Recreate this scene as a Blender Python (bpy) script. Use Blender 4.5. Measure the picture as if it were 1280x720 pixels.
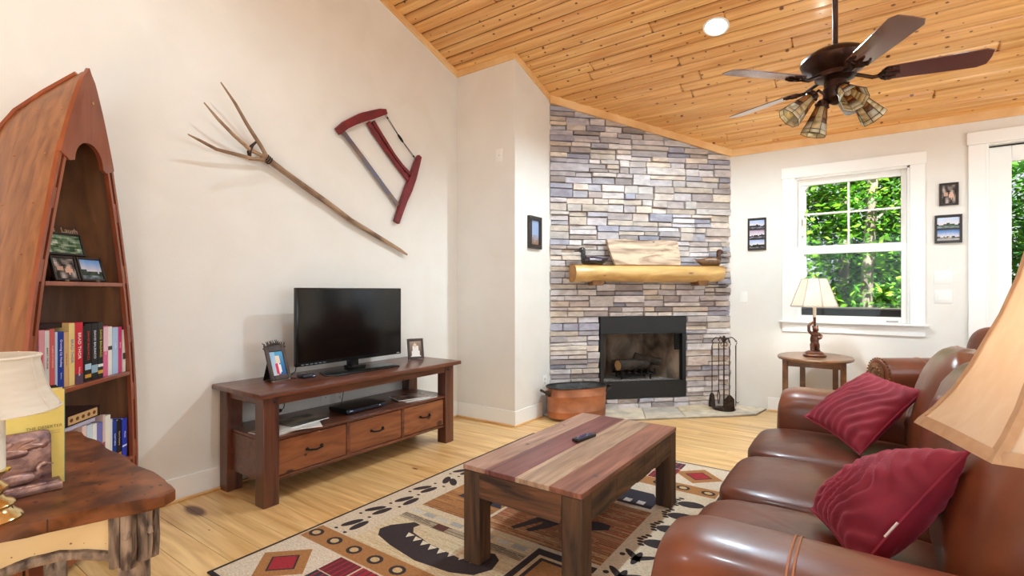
import bpy, bmesh, math, random
from mathutils import Vector, Matrix, noise as mnoise
random.seed(7)
PI = math.pi
scn = bpy.context.scene
COL = scn.collection
for o in list(bpy.data.objects):
    bpy.data.objects.remove(o)

def srgb(r, g, b):
    f = lambda c: (c/255)/12.92 if c/255 <= .04045 else ((c/255+.055)/1.055)**2.4
    return (f(r), f(g), f(b), 1.0)

# ---------------------------------------------------------------- camera, world, lights, exposure
YAW = math.radians(35.25)
cd = bpy.data.cameras.new('camera'); cam = bpy.data.objects.new('camera', cd); COL.objects.link(cam)
cam.location = (0, 0, 1.25)
cam.rotation_euler = (PI/2, 0, YAW)
cd.sensor_width = 36; cd.lens = 626/1280*36; cd.shift_y = 4/1280; cd.clip_start = .02; cd.clip_end = 200
scn.camera = cam
scn.view_settings.view_transform = 'Standard'; scn.view_settings.look = 'None'
scn.view_settings.exposure = 0.46; scn.view_settings.gamma = 1.0
scn.view_settings.use_curve_mapping = False

world = bpy.data.worlds.new('world'); scn.world = world; world.use_nodes = True
wn = world.node_tree; bg = wn.nodes['Background']
bg.inputs[0].default_value = (.86, .93, 1.0, 1); bg.inputs[1].default_value = .8

def light(name, kind, loc, energy, color=(1, 1, 1), size=.2, size_y=None, target=None, spread=None, spot=None):
    d = bpy.data.lights.new(name, kind); d.energy = energy; d.color = color
    if kind == 'AREA':
        d.size = size
        if size_y: d.shape = 'RECTANGLE'; d.size_y = size_y
        else: d.shape = 'DISK'
        if spread: d.spread = spread
    elif kind == 'SUN': d.angle = size
    else: d.shadow_soft_size = size
    if kind == 'SPOT' and spot: d.spot_size = spot; d.spot_blend = .6
    o = bpy.data.objects.new(name, d); COL.objects.link(o); o.location = loc
    if target is not None:
        o.rotation_euler = (Vector(target)-Vector(loc)).to_track_quat('-Z', 'Y').to_euler()
    return o

# sun on the woods outside (comes over the roof from behind the house)
light('sun', 'SUN', (0, -5, 20), 18.0, (1, .95, .85), .01, target=(-3, 3.5, 6))
# daylight entering through the windows of the right wall
light('daylight_right_window', 'AREA', (3.12, 1.4, 1.55), 20, (.76, .90, 1), 1.3, 1.4, target=(-3, 1.4, 1.2))
light('daylight_right_door', 'AREA', (3.12, 3.9, 1.35), 24, (.76, .90, 1), 1.5, 1.9, target=(-3, 3.9, 1.1))
light('rear_fill', 'AREA', (.3, -2.42, 1.5), 52, (.76, .90, 1), 3.6, 2.0, target=(-.8, 4, 1.6))  # added frontal fill at an unseen opening in the rear wall
# recessed ceiling lights (the photo shows one; its row goes on outside the frame)
def ceil_z(y):
    return 2.785 + .32*(5.847-y) if y > .9 else 2.785 + .32*(5.847-.9) - .32*(.9-y)
CAN = (-.962, 4.14, ceil_z(4.14))
for i, (x, y, p) in enumerate(((CAN[0], CAN[1], 54), (1.7, 4.14, 24), (-.96, 1.5, 26), (1.7, 1.5, 18), (-2.2, .2, 14))):
    light('recessed_bulb', 'SPOT', (x, y, ceil_z(y)-.035), p*3.4, (.70, .90, 1), .05, target=(x, y, 0), spot=math.radians(150))

# ---------------------------------------------------------------- materials
MATS = {}
def M(name, c1, c2=None, kind='plain', scale=(1, 1, 1), rough=.5, metal=0, bump=0, bscale=None, coat=0, attr=False,
      detail=5, lo=.35, hi=.65, spec=.5, distort=.6, trans=0, emit=None, knots=None, knotcol=(70, 35, 20)):
    if name in MATS: return MATS[name]
    m = bpy.data.materials.new(name); m.use_nodes = True
    nt = m.node_tree; N = nt.nodes; L = nt.links
    p = N['Principled BSDF']
    p.inputs['Roughness'].default_value = rough; p.inputs['Metallic'].default_value = metal
    p.inputs['Coat Weight'].default_value = coat; p.inputs['Coat Roughness'].default_value = .12
    p.inputs['Specular IOR Level'].default_value = spec
    a = srgb(*c1); b = srgb(*(c2 or c1))
    tc = N.new('ShaderNodeTexCoord'); mp = N.new('ShaderNodeMapping'); mp.inputs['Scale'].default_value = scale
    L.new(tc.outputs['Object'], mp.inputs['Vector'])
    nz = N.new('ShaderNodeTexNoise'); nz.inputs['Scale'].default_value = 1; nz.inputs['Detail'].default_value = detail
    nz.inputs['Distortion'].default_value = distort
    L.new(mp.outputs[0], nz.inputs['Vector'])
    out = None
    if kind != 'plain' or attr:
        r = N.new('ShaderNodeValToRGB'); r.color_ramp.elements[0].position = lo; r.color_ramp.elements[1].position = hi
        L.new(nz.outputs['Fac'], r.inputs['Fac'])
        if attr:
            at = N.new('ShaderNodeVertexColor'); at.layer_name = 'Col'
            r.color_ramp.elements[0].color = a; r.color_ramp.elements[1].color = b
            mx = N.new('ShaderNodeMix'); mx.data_type = 'RGBA'; mx.blend_type = 'MULTIPLY'; mx.inputs[0].default_value = 1
            L.new(at.outputs['Color'], mx.inputs[6]); L.new(r.outputs['Color'], mx.inputs[7]); out = mx.outputs[2]
        else:
            r.color_ramp.elements[0].color = a; r.color_ramp.elements[1].color = b; out = r.outputs['Color']
        if knots:
            vm = N.new('ShaderNodeMapping'); vm.inputs['Scale'].default_value = knots[0]
            L.new(tc.outputs['Object'], vm.inputs['Vector'])
            v = N.new('ShaderNodeTexVoronoi'); v.voronoi_dimensions = '2D'; v.inputs['Scale'].default_value = 1
            sx_ = N.new('ShaderNodeSeparateXYZ'); cx_ = N.new('ShaderNodeCombineXYZ'); ax_ = knots[2] if len(knots) > 2 else 'XY'
            L.new(vm.outputs[0], sx_.inputs[0]); L.new(sx_.outputs[ax_[0]], cx_.inputs['X']); L.new(sx_.outputs[ax_[1]], cx_.inputs['Y']); L.new(cx_.outputs[0], v.inputs['Vector'])
            kr = N.new('ShaderNodeValToRGB'); kr.color_ramp.elements[0].position = knots[1]*.6; kr.color_ramp.elements[1].position = knots[1]
            kr.color_ramp.elements[0].color = (1, 1, 1, 1); kr.color_ramp.elements[1].color = (0, 0, 0, 1)
            sc_ = N.new('ShaderNodeSeparateColor'); L.new(v.outputs['Color'], sc_.inputs[0])
            ad_ = N.new('ShaderNodeMath'); ad_.operation = 'MULTIPLY_ADD'; L.new(sc_.outputs[0], ad_.inputs[0]); ad_.inputs[1].default_value = 1.25; ad_.inputs[2].default_value = .05
            dv_ = N.new('ShaderNodeMath'); dv_.operation = 'DIVIDE'; L.new(v.outputs['Distance'], dv_.inputs[0]); L.new(ad_.outputs[0], dv_.inputs[1]); L.new(dv_.outputs[0], kr.inputs['Fac'])
            km = N.new('ShaderNodeMix'); km.data_type = 'RGBA'; L.new(kr.outputs['Color'], km.inputs[0])
            L.new(out, km.inputs[6]); km.inputs[7].default_value = srgb(*knotcol); out = km.outputs[2]
        L.new(out, p.inputs['Base Color'])
    else:
        p.inputs['Base Color'].default_value = a
    if bump:
        bn = N.new('ShaderNodeBump'); bn.inputs['Strength'].default_value = 1; bn.inputs['Distance'].default_value = bump
        if bscale:
            m2 = N.new('ShaderNodeMapping'); m2.inputs['Scale'].default_value = bscale
            L.new(tc.outputs['Object'], m2.inputs['Vector'])
            n2 = N.new('ShaderNodeTexNoise'); n2.inputs['Scale'].default_value = 1; n2.inputs['Detail'].default_value = 4
            L.new(m2.outputs[0], n2.inputs['Vector']); L.new(n2.outputs['Fac'], bn.inputs['Height'])
        else:
            L.new(nz.outputs['Fac'], bn.inputs['Height'])
        L.new(bn.outputs[0], p.inputs['Normal'])
    if trans:
        t = N.new('ShaderNodeBsdfTranslucent'); mxs = N.new('ShaderNodeMixShader'); mxs.inputs[0].default_value = trans
        t.inputs[0].default_value = a
        if out: L.new(out, t.inputs[0])
        L.new(p.outputs[0], mxs.inputs[1]); L.new(t.outputs[0], mxs.inputs[2]); L.new(mxs.outputs[0], N['Material Output'].inputs[0])
    if emit:
        p.inputs['Emission Color'].default_value = srgb(*emit[0]); p.inputs['Emission Strength'].default_value = emit[1]
    MATS[name] = m
    return m

def glass_mat():
    m = bpy.data.materials.new('window_glass'); m.use_nodes = True
    N = m.node_tree.nodes; L = m.node_tree.links
    N.remove(N['Principled BSDF'])
    t = N.new('ShaderNodeBsdfTransparent'); g = N.new('ShaderNodeBsdfGlossy'); g.inputs['Roughness'].default_value = .02
    f = N.new('ShaderNodeFresnel'); f.inputs[0].default_value = 1.22
    x = N.new('ShaderNodeMixShader'); L.new(f.outputs[0], x.inputs[0]); L.new(t.outputs[0], x.inputs[1]); L.new(g.outputs[0], x.inputs[2])
    L.new(x.outputs[0], N['Material Output'].inputs[0])
    return m
GLASS = glass_mat()
VC = M('painted', (255, 255, 255), (232, 232, 232), attr=True, scale=(30, 30, 30), rough=.55)
VCG = M('glossy_print', (255, 255, 255), (250, 250, 250), attr=True, scale=(30, 30, 30), rough=.25, spec=.35)
WALL = M('wall_paint', (233, 229, 222), (229, 224, 216), 'noise', (3, 3, 3), .75, bump=.0006, bscale=(120, 120, 120))
TRIM = M('white_trim', (244, 243, 239), rough=.4)
BLACK = M('black_plastic', (14, 14, 15), rough=.35)
DARKMETAL = M('black_iron', (22, 20, 19), (38, 33, 30), 'noise', (25, 25, 25), .5, .6)
BRASS = M('polished_brass', (238, 220, 168), (226, 200, 140), 'noise', (5, 5, 5), .16, 1)
WHITEPL = M('white_plastic', (240, 238, 232), rough=.35)

# ---------------------------------------------------------------- mesh builder
I4 = Matrix.Identity(4)
def T(x, y, z): return Matrix.Translation((x, y, z))
def RZ(a): return Matrix.Rotation(a, 4, 'Z')
def RX(a): return Matrix.Rotation(a, 4, 'X')
def RY(a): return Matrix.Rotation(a, 4, 'Y')
def frame(o, x, y, z=None):
    x = Vector(x).normalized(); y = Vector(y); y = (y-x*y.dot(x)).normalized(); z = x.cross(y)
    m = Matrix((x, y, z)).transposed().to_4x4(); m.translation = Vector(o); return m

class MB:
    def __init__(s, mtx=None):
        s.bm = bmesh.new(); s.cl = s.bm.loops.layers.float_color.new('Col'); s.m = mtx or I4; s.c = (1, 1, 1, 1)
    def col(s, *c):
        s.c = srgb(*c) if len(c) == 3 else c; return s
    def _paint(s, fs, c=None):
        c = c or s.c
        for f in fs:
            for l in f.loops: l[s.cl] = c
    def v(s, p, m=None): return s.bm.verts.new(s.m @ ((m @ Vector(p)) if m else Vector(p)))
    def face(s, vs, c=None):
        try: f = s.bm.faces.new(vs)
        except ValueError: return None
        s._paint([f], c); return f
    def poly(s, pts, m=None, c=None): return s.face([s.v(p, m) for p in pts], c)
    def box(s, c, size, m=None, bevel=0, seg=1, taper=None):
        x, y, z = [k/2 for k in size]; C = Vector(c); tx, ty = taper or (1, 1)
        P = [(-x, -y, -z), (x, -y, -z), (x, y, -z), (-x, y, -z), (-x*tx, -y*ty, z), (x*tx, -y*ty, z), (x*tx, y*ty, z), (-x*tx, y*ty, z)]
        vs = [s.v(C+Vector(p), m) for p in P]
        fs = [s.face([vs[i] for i in q]) for q in ((3, 2, 1, 0), (4, 5, 6, 7), (0, 1, 5, 4), (1, 2, 6, 5), (2, 3, 7, 6), (3, 0, 4, 7))]
        if bevel:
            es = list({e for f in fs for e in f.edges})
            r = bmesh.ops.bevel(s.bm, geom=es, offset=bevel, segments=seg, profile=.5, affect='EDGES', clamp_overlap=True)
            s._paint(r['faces'])
        return s
    def b2(s, a, b, m=None, bevel=0, seg=1):
        return s.box([(i+j)/2 for i, j in zip(a, b)], [abs(j-i) for i, j in zip(a, b)], m, bevel, seg)
    def tube(s, pts, r, seg=10, m=None, cap=True, flat=1.0, closed=False):
        pts = [Vector(p) for p in pts]; n = len(pts); rs = r if isinstance(r, (list, tuple)) else [r]*n
        rings = []; up = None
        for i in range(n):
            if closed: t = pts[(i+1) % n]-pts[i-1]
            else: t = pts[min(i+1, n-1)]-pts[max(i-1, 0)]
            t.normalize()
            if up is None:
                up = Vector((0, 0, 1)) if abs(t.z) < .9 else Vector((1, 0, 0))
            up = (up-t*up.dot(t)).normalized(); sd = t.cross(up)
            rings.append([s.v(pts[i]+(sd*math.cos(2*PI*k/seg)+up*math.sin(2*PI*k/seg)*flat)*rs[i], m) for k in range(seg)])
        for i in range(n if closed else n-1):
            A = rings[i]; B = rings[(i+1) % n]
            for k in range(seg): s.face([A[k], A[(k+1) % seg], B[(k+1) % seg], B[k]])
        if cap and not closed:
            s.face(rings[0][::-1]); s.face(rings[-1])
        return s
    def lathe(s, prof, seg=24, m=None, sx=1, sy=1, cap=True):
        rings = [[s.v((r*sx*math.cos(2*PI*k/seg), r*sy*math.sin(2*PI*k/seg), z), m) for k in range(seg)] for r, z in prof]
        for A, B in zip(rings, rings[1:]):
            for k in range(seg): s.face([A[k], A[(k+1) % seg], B[(k+1) % seg], B[k]])
        if cap: s.face(rings[0][::-1]); s.face(rings[-1])
        return s
    def prism(s, poly, h0, h1, m=None, bevel=0, seg=1):
        a = [s.v((x, y, h0), m) for x, y in poly]; b = [s.v((x, y, h1), m) for x, y in poly]; n = len(poly)
        fs = [s.face(a[::-1]), s.face(b)] + [s.face([a[i], a[(i+1) % n], b[(i+1) % n], b[i]]) for i in range(n)]
        if bevel:
            es = list({e for f in fs[:2] for e in f.edges})
            r = bmesh.ops.bevel(s.bm, geom=es, offset=bevel, segments=seg, profile=.5, affect='EDGES', clamp_overlap=True)
            s._paint(r['faces'])
        return s
    def grid(s, fn, nu, nv, cu=False, cv=False, cfn=None):
        V = [[s.v(fn(i/(nu if cu else nu-1), j/(nv if cv else nv-1))) for j in range(nv)] for i in range(nu)]
        for i in range(nu if cu else nu-1):
            for j in range(nv if cv else nv-1):
                s.face([V[i][j], V[(i+1) % nu][j], V[(i+1) % nu][(j+1) % nv], V[i][(j+1) % nv]], cfn(i/nu, j/nv) if cfn else None)
        return s
    def ball(s, c, r, m=None, seg=14, rings=9):
        rr = r if isinstance(r, (tuple, list)) else (r, r, r); mm = (m or I4) @ T(*c) @ Matrix.Diagonal((*rr, 1))
        top = s.v((0, 0, 1), mm); bot = s.v((0, 0, -1), mm)
        R = [[s.v((math.sin(PI*i/rings)*math.cos(2*PI*k/seg), math.sin(PI*i/rings)*math.sin(2*PI*k/seg), math.cos(PI*i/rings)), mm) for k in range(seg)] for i in range(1, rings)]
        for k in range(seg):
            s.face([top, R[0][k], R[0][(k+1) % seg]]); s.face([bot, R[-1][(k+1) % seg], R[-1][k]])
            for A, B in zip(R, R[1:]): s.face([A[k], B[k], B[(k+1) % seg], A[(k+1) % seg]])
        return s
    def text(s, txt, m, size, c, align='CENTER', depth=.0004, wscale=1.0):
        cu = bpy.data.curves.new('lettering', 'FONT'); cu.body = txt; cu.size = size; cu.extrude = depth; cu.align_x = align; cu.align_y = 'CENTER'
        cu.resolution_u = 2
        ob = bpy.data.objects.new('lettering', cu); COL.objects.link(ob)
        dg = bpy.context.evaluated_depsgraph_get(); dg.update()
        me = bpy.data.meshes.new_from_object(ob.evaluated_get(dg))
        vs = [s.v((v.co.x*wscale, v.co.y, v.co.z), m) for v in me.vertices]
        cc = srgb(*c)
        for p in me.polygons: s.face([vs[i] for i in p.vertices], cc)
        bpy.data.objects.remove(ob); bpy.data.curves.remove(cu); bpy.data.meshes.remove(me)
        return s
    def picture(s, m, w, h, fn, nx=14, ny=14):
        # a printed photograph: fn(u,v)->rgb, lies in the x/y plane of m centred on it
        V = [[s.v((w*(i/nx-.5), h*(j/ny-.5), 0), m) for j in range(ny+1)] for i in range(nx+1)]
        for i in range(nx):
            for j in range(ny):
                s.face([V[i][j], V[i+1][j], V[i+1][j+1], V[i][j+1]], srgb(*fn((i+.5)/nx, (j+.5)/ny)))
        return s
    def obj(s, name, mat, parent=None, sharp=38, recalc=True, kind=None, local=False, base=True):
        bm = s.bm
        if recalc: bmesh.ops.recalc_face_normals(bm, faces=bm.faces)
        for f in bm.faces: f.smooth = True
        ang = math.radians(sharp)
        for e in bm.edges:
            if len(e.link_faces) == 2 and e.calc_face_angle(0) > ang: e.smooth = False
        off = Vector((0, 0, 0))
        if parent is not None and not local:
            inv = world_mtx(parent).inverted(); bm.transform(inv)
        elif parent is None and base and len(bm.verts):
            mn = [min(v.co[i] for v in bm.verts) for i in range(3)]; mxx = [max(v.co[i] for v in bm.verts) for i in range(3)]
            off = Vector(((mn[0]+mxx[0])/2, (mn[1]+mxx[1])/2, mn[2])); bm.transform(Matrix.Translation(-off))
        me = bpy.data.meshes.new(name); bm.to_mesh(me); bm.free()
        me.materials.append(mat)
        o = bpy.data.objects.new(name, me); COL.objects.link(o); o.location = off
        if parent is not None: o.parent = parent
        if kind: o['kind'] = kind
        return o

def world_mtx(o):
    m = Matrix.LocRotScale(o.location, o.rotation_euler, o.scale)
    return world_mtx(o.parent) @ m if o.parent else m
def tag(o, label, cat, group=None, kind=None):
    o['label'] = label; o['category'] = cat
    if group: o['group'] = group
    if kind: o['kind'] = kind
    return o
def thing(name, label, cat, loc, rotz=0, group=None):
    o = bpy.data.objects.new(name, None); COL.objects.link(o); o.location = loc; o.rotation_euler = (0, 0, rotz)
    o.empty_display_size = .1
    return tag(o, label, cat, group)
def struct(mb, name, mat, parent=None, **k):
    o = mb.obj(name, mat, parent, base=False, **k)
    if parent is None: o['kind'] = 'structure'
    return o
def copy_tree(o, parent=None):
    c = o.copy(); COL.objects.link(c)
    if parent is not None: c.parent = parent
    for ch in o.children: copy_tree(ch, c)
    return c
def nz(x, y=0, z=0): return mnoise.noise(Vector((x, y, z)))
def lerp(a, b, t): return a+(b-a)*t
def interp(tab, x):
    for (x0, y0), (x1, y1) in zip(tab, tab[1:]):
        if x <= x1: return y0+(y1-y0)*(x-x0)/(x1-x0) if x > x0 else y0
    return tab[-1][1]
def mixc(a, b, t): return tuple(lerp(i, j, max(0, min(1, t))) for i, j in zip(a, b))

# ================================================================ THE SETTING
XL, YB, XR, YR = -3.35, 5.847, 3.2, -2.5
XC, YC = -2.646, 3.79                       # the chimney chase that juts out of the left wall
# floor: wide pine boards running across the room
FLOOR = M('pine_floor', (206, 154, 90), (250, 212, 150), 'noise', (1.1, 16, 1), .33, attr=True, detail=6, lo=.3, hi=.7, distort=1.6,
          coat=.25, knots=((.7, 2.0, 1), .085), knotcol=(104, 56, 28))
mb = MB(); y = YR
while y < 6.0:
    x = XL-.1-random.random()*1.5
    while x < XR+.1:
        ln = random.uniform(1.4, 3.0); k = random.uniform(.90, 1.06); w = random.uniform(-.02, .03)
        mb.col(min(1, k+w), min(1, k), min(1, k-w), 1)
        mb.b2((max(x, XL-.1), y+.0006, -.02), (min(x+ln-.001, XR+.1), y+.1394, 0), bevel=.0012)
        x += ln
    y += .14
struct(mb, 'floor', FLOOR)
# sloping ceiling of narrow pine boards
CEIL = M('pine_ceiling', (206, 140, 70), (242, 192, 124), 'noise', (.9, 22, 22), .38, attr=True, detail=6, lo=.3, hi=.7, distort=1.0,
         coat=.25, knots=((6.0, 8.6, 1), .085), knotcol=(112, 62, 32))
mb = MB(); step = .108
def ceil_boards(y0, y1):
    y = y0
    while y < y1:
        x = XL-.1-random.random()*2
        while x < XR+.1:
            ln = random.uniform(2.4, 4.6); k = random.uniform(.90, 1.05); w = random.uniform(-.02, .04)
            mb.col(min(1, k+w), k, k-w*.7, 1)
            a, b = max(x, XL-.1), min(x+ln-.0015, XR+.1)
            if b > a:
                za, zb = ceil_z(y), ceil_z(y+step)
                sl = math.atan2(zb-za, step); L_ = math.hypot(step, zb-za)
                m = T((a+b)/2, y+step/2, (za+zb)/2) @ RX(sl)
                mb.box((0, 0, .01), (b-a, L_-.005, .024), m, bevel=.0115)
            x += ln
        y += step
ceil_boards(.9, 5.98); ceil_boards(YR-.1, .9)
mb.col(120, 80, 40)
for ya, yb_ in ((YR-.3, .9), (.9, 6.3)):
    za, zb = ceil_z(ya), ceil_z(yb_)
    mb.prism([(ya, za+.03), (yb_, zb+.03), (yb_, zb+.2), (ya, za+.2)], XL-.3, XR+.6, Matrix(((0, 0, 1, 0), (1, 0, 0, 0), (0, 1, 0, 0), (0, 0, 0, 1))))
struct(mb, 'ceiling', CEIL)

YZ = Matrix(((0, 0, 1, 0), (1, 0, 0, 0), (0, 1, 0, 0), (0, 0, 0, 1)))   # prism in (y, z), height along x
mb = MB(); mb.prism([(YR, -.02), (6.1, -.02), (6.1, ceil_z(6.1)+.02), (.9, ceil_z(.9)+.02), (YR, ceil_z(YR)+.02)], XL-.12, XL, YZ)
struct(mb, 'wall_left', WALL)
mb = MB(); mb.prism([(XL+.001, YC), (XC, YC), (XC, 4.411+.03), (XC-.1, 4.45), (XC-.1, YC+.1), (XL+.001, YC+.1)], -.01, 3.6)
for v in mb.bm.verts:
    if v.co.z > 3: v.co.z = ceil_z(v.co.y)+.012
struct(mb, 'wall_chimney', WALL)
# back wall with the window and the glass door
WX0, WX1, WZ0, WZ1 = -.59, .327, .935, 2.402
DX0, DX1, DZ1 = .838, 2.722, 2.512
mb = MB(); Y0, Y1 = YB, YB+.15; H = ceil_z(YB)+.03
for a, b, c, d in ((-1.32, WX0, -.02, H), (WX0, WX1, -.02, WZ0), (WX0, WX1, WZ1, H), (WX1, DX0, -.02, H), (DX0, DX1, DZ1, H), (DX1, XR+.1, -.02, H)):
    mb.b2((a, Y0, c), (b, Y1, d))
struct(mb, 'wall_back', WALL)
mb = MB()
for a, b, c, d in ((YR, .75, -.02, 6), (.75, 2.05, -.02, .85), (.75, 2.05, 2.25, 6), (2.05, 3.1, -.02, 6), (3.1, 4.7, 2.3, 6), (4.7, 6.0, -.02, 6)):
    mb.b2((XR, a, c), (XR+.12, b, d))
for v in mb.bm.verts:
    if v.co.z > 5: v.co.z = ceil_z(v.co.y)+.02
struct(mb, 'wall_right', WALL)
mb = MB()
for a, b, c, d in ((XL-.1, -1.5, -.02, 3.4), (-1.5, 2.1, -.02, .4), (-1.5, 2.1, 2.6, 3.4), (2.1, XR+.1, -.02, 3.4)):
    mb.b2((a, YR-.12, c), (b, YR, d))
struct(mb, 'wall_rear', WALL)

# ---- stone veneer across the corner, built stone by stone
FS = frame((XC, 4.411, 0), (1, 1, 0), (-1, 1, 0))      # x along the wall, y into it, z up
SW = 2.031
FB = (.533, 1.512, .118, .985)                          # firebox hole
def stone_top(s): return ceil_z(4.411+s*.70711)
MORTAR = M('dark_mortar', (78, 68, 62), (56, 50, 46), 'noise', (20, 20, 20), .9)
mb = MB(FS)
for a, b, c, d in ((0, FB[0], 0, 9), (FB[1], SW, 0, 9), (FB[0], FB[1], 0, FB[2]), (FB[0], FB[1], FB[3], 9)):
    zt = [stone_top(a), stone_top(b)] if d == 9 else [d, d]
    p = [mb.v((a, .03, c)), mb.v((b, .03, c)), mb.v((b, .03, zt[1])), mb.v((a, .03, zt[0]))]
    q = [mb.v((a, .10, c)), mb.v((b, .10, c)), mb.v((b, .10, zt[1])), mb.v((a, .10, zt[0]))]
    mb.face(p); mb.face(q[::-1])
    for i in range(4): mb.face([p[i], p[(i+1) % 4], q[(i+1) % 4], q[i]])
wf = struct(mb, 'wall_fireplace', MORTAR)
STONE = M('ledge_stone', (206, 202, 204), (255, 255, 255), 'noise', (9, 9, 22), .85, attr=True, detail=8, lo=.3, hi=.7, bump=.006, bscale=(22, 22, 40))
PAL = [((214, 206, 200), 5), ((220, 213, 211), 5), ((198, 190, 190), 3), ((188, 184, 190), 3), ((212, 198, 182), 4), ((216, 204, 192), 3), ((168, 157, 153), 3), ((200, 186, 176), 2), ((166, 164, 176), 3)]
PAL = [(tuple(min(250, q*1.07) for q in c), n) for c, n in PAL]
PALX = [c for c, n in PAL for _ in range(n)]
def stone(s, e, za, zb):
    w = e-s; d = random.uniform(-.016, .022); g = .0028; i_ = .003
    c = random.choice(PALX); k = random.uniform(.86, 1.05); mb.col(*[min(255, q*k) for q in c])
    zt0, zt1 = stone_top(s)-.004, stone_top(e)-.004
    if min(zt0, zt1) < za+.012 and max(zt0, zt1) < za+.03: return
    j = lambda a: random.uniform(-a, a)
    bk = [(s+g, .03, za+g), (e-g, .03, za+g), (e-g, .03, zb-g), (s+g, .03, zb-g)]
    md = [(x+j(.0015), d+.007, z+j(.0025)) for x, _, z in bk]
    ft = [(x+(i_ if q in (0, 3) else -i_)+j(.003), d-.007+j(.007), z+(i_ if q in (0, 1) else -i_)+j(.003)) for q, (x, _, z) in enumerate(bk)]
    R = []
    for P in (bk, md, ft):
        R.append([mb.v((x, yy, min(z, lerp(zt0, zt1, (x-s)/w)-(.004 if P is ft else 0)))) for x, yy, z in P])
    for A, B in zip(R, R[1:]):
        for q in range(4): mb.face([A[q], A[(q+1) % 4], B[(q+1) % 4], B[q]])
    mb.face(R[-1]); mb.face(R[0][::-1])
def stones(spans, z0, z1):
    # a band of ledge stones: columns of one, two or three stones whose joints never line up
    h = z1-z0
    for s0, s1 in spans:
        s = s0
        while s < s1-.001:
            w = random.uniform(.16, .46)
            if s1-(s+w) < .10: w = s1-s
            e = s+w; r = random.random()
            if h < .075: cuts = [z0, z1]
            elif r < .14 and w < .27: cuts = [z0, z1]
            elif h > .15 or r > .86 and h > .12: a, b = random.uniform(.28, .38), random.uniform(.62, .72); cuts = [z0, z0+h*a, z0+h*b, z1]
            else: cuts = [z0, z0+h*random.uniform(.36, .64), z1]
            for za, zb in zip(cuts, cuts[1:]):
                if w > .30 and random.random() < .75:
                    m_ = s+w*random.uniform(.35, .65); stone(s, m_, za, zb); stone(m_, e, za, zb)
                else: stone(s, e, za, zb)
            s = e
mb = MB(FS); z = 0.0
edges = [FB[2], FB[3]]
while z < stone_top(0):
    h = random.choice((.10, .12, .13, .14, .15, .165))
    for e in edges:
        if z < e-.001 and (z+h > e or abs(z+h-e) < .05): h = e-z
    full = z+h <= FB[2]+.001 or z >= FB[3]-.001
    smax = SW
    while smax > .1 and stone_top(smax) < z+.02: smax -= .05
    stones([(0, smax)] if full else [(0, FB[0]), (FB[1], SW)], z, z+h)
    z += h
loose = [v for v in mb.bm.verts if not v.link_faces]
bmesh.ops.delete(mb.bm, geom=loose, context='VERTS')
struct(mb, 'wall_stone_veneer', STONE, sharp=25)

# hearth of flagstones almost flush with the boards
HEARTH = M('hearth_flagstone', (214, 208, 200), (255, 250, 240), 'noise', (7, 7, 7), .6, attr=True, bump=.002, bscale=(16, 16, 16))
mb = MB()
front = [(-2.64, 4.26), (-2.28, 4.22), (-2.04, 4.42), (-1.74, 4.70), (-1.44, 4.99), (-1.10, 5.30), (-.90, 5.52), (-.855, 5.84)]
back = [(-2.64, 4.40), (-2.40, 4.64), (-2.22, 4.82), (-1.93, 5.11), (-1.66, 5.38), (-1.42, 5.62), (-1.26, 5.78), (-1.20, 5.84)]
def mid(a, b, t): return (lerp(a[0], b[0], t), lerp(a[1], b[1], t))
for i in range(7):
    t = .35+.3*random.random()
    for lo, hi in ((0, t), (t, 1)) if i not in (0, 6) else ((0, 1),):
        P = [mid(front[i], back[i], lo), mid(front[i+1], back[i+1], lo), mid(front[i+1], back[i+1], hi), mid(front[i], back[i], hi)]
        cx = sum(p[0] for p in P)/4; cy = sum(p[1] for p in P)/4
        P = [(cx+(x-cx)*.985, cy+(y-cy)*.985) for x, y in P]
        mb.col(*random.choice(((214, 206, 194), (198, 192, 186), (222, 206, 180), (188, 186, 188), (226, 216, 200))))
        mb.prism(P, -.01, .024+random.uniform(-.002, .002), bevel=.005)
mb.col(150, 140, 128)
mb.prism([front[0]]+front[1:]+back[::-1], -.015, .016)
struct(mb, 'floor_hearth', HEARTH)

# ---- trims: pale pine strips along the ceiling, white baseboards with a pine shoe
PINE = M('pine_trim', (222, 172, 112), (240, 200, 144), 'noise', (3, 3, 3), .45, detail=4)
def slope_strip(x0, y0, x1, y1, nx, ny, h=.055, t=.018, up=.0):
    mb = MB(); P = []
    for (x, y) in ((x0, y0), (x1, y1)):
        zt = ceil_z(y)+.004
        P.append([mb.v((x, y, zt-h)), mb.v((x, y, zt)), mb.v((x+nx*t, y+ny*t, ceil_z(y+ny*t)+.004)), mb.v((x+nx*t, y+ny*t, zt-h))])
    for q in range(4): mb.face([P[0][q], P[0][(q+1) % 4], P[1][(q+1) % 4], P[1][q]])
    mb.face(P[0]); mb.face(P[1][::-1]); return mb
for i, a in enumerate(((XL, .9, XL, YC, 1, 0), (XL, YC, XC, YC, 0, -1), (XC, YC, XC, 4.411, 1, 0), (XC, 4.411, -1.21, YB, .7071, -.7071), (-1.21, YB, XR, YB, 0, -1))):
    struct(slope_strip(*a, h=(.06, .055, .055, .075, .075)[i], t=(.02, .02, .02, .03, .02)[i]), 'trim_%d' % (i+1), PINE)
def baseboard(name, x0, y0, x1, y1, nx, ny):
    m = frame((x0, y0, 0), (x1-x0, y1-y0, 0), (-nx, -ny, 0)); L_ = math.hypot(x1-x0, y1-y0)
    mb = MB(m); mb.b2((0, -.014, 0), (L_, .0, .142), bevel=.003)
    o = struct(mb, name, TRIM)
    mb = MB(m); mb.b2((0, -.030, 0), (L_, -.0142, .018), bevel=.006, seg=2)
    mb.obj('shoe_moulding', PINE, o)
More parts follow.
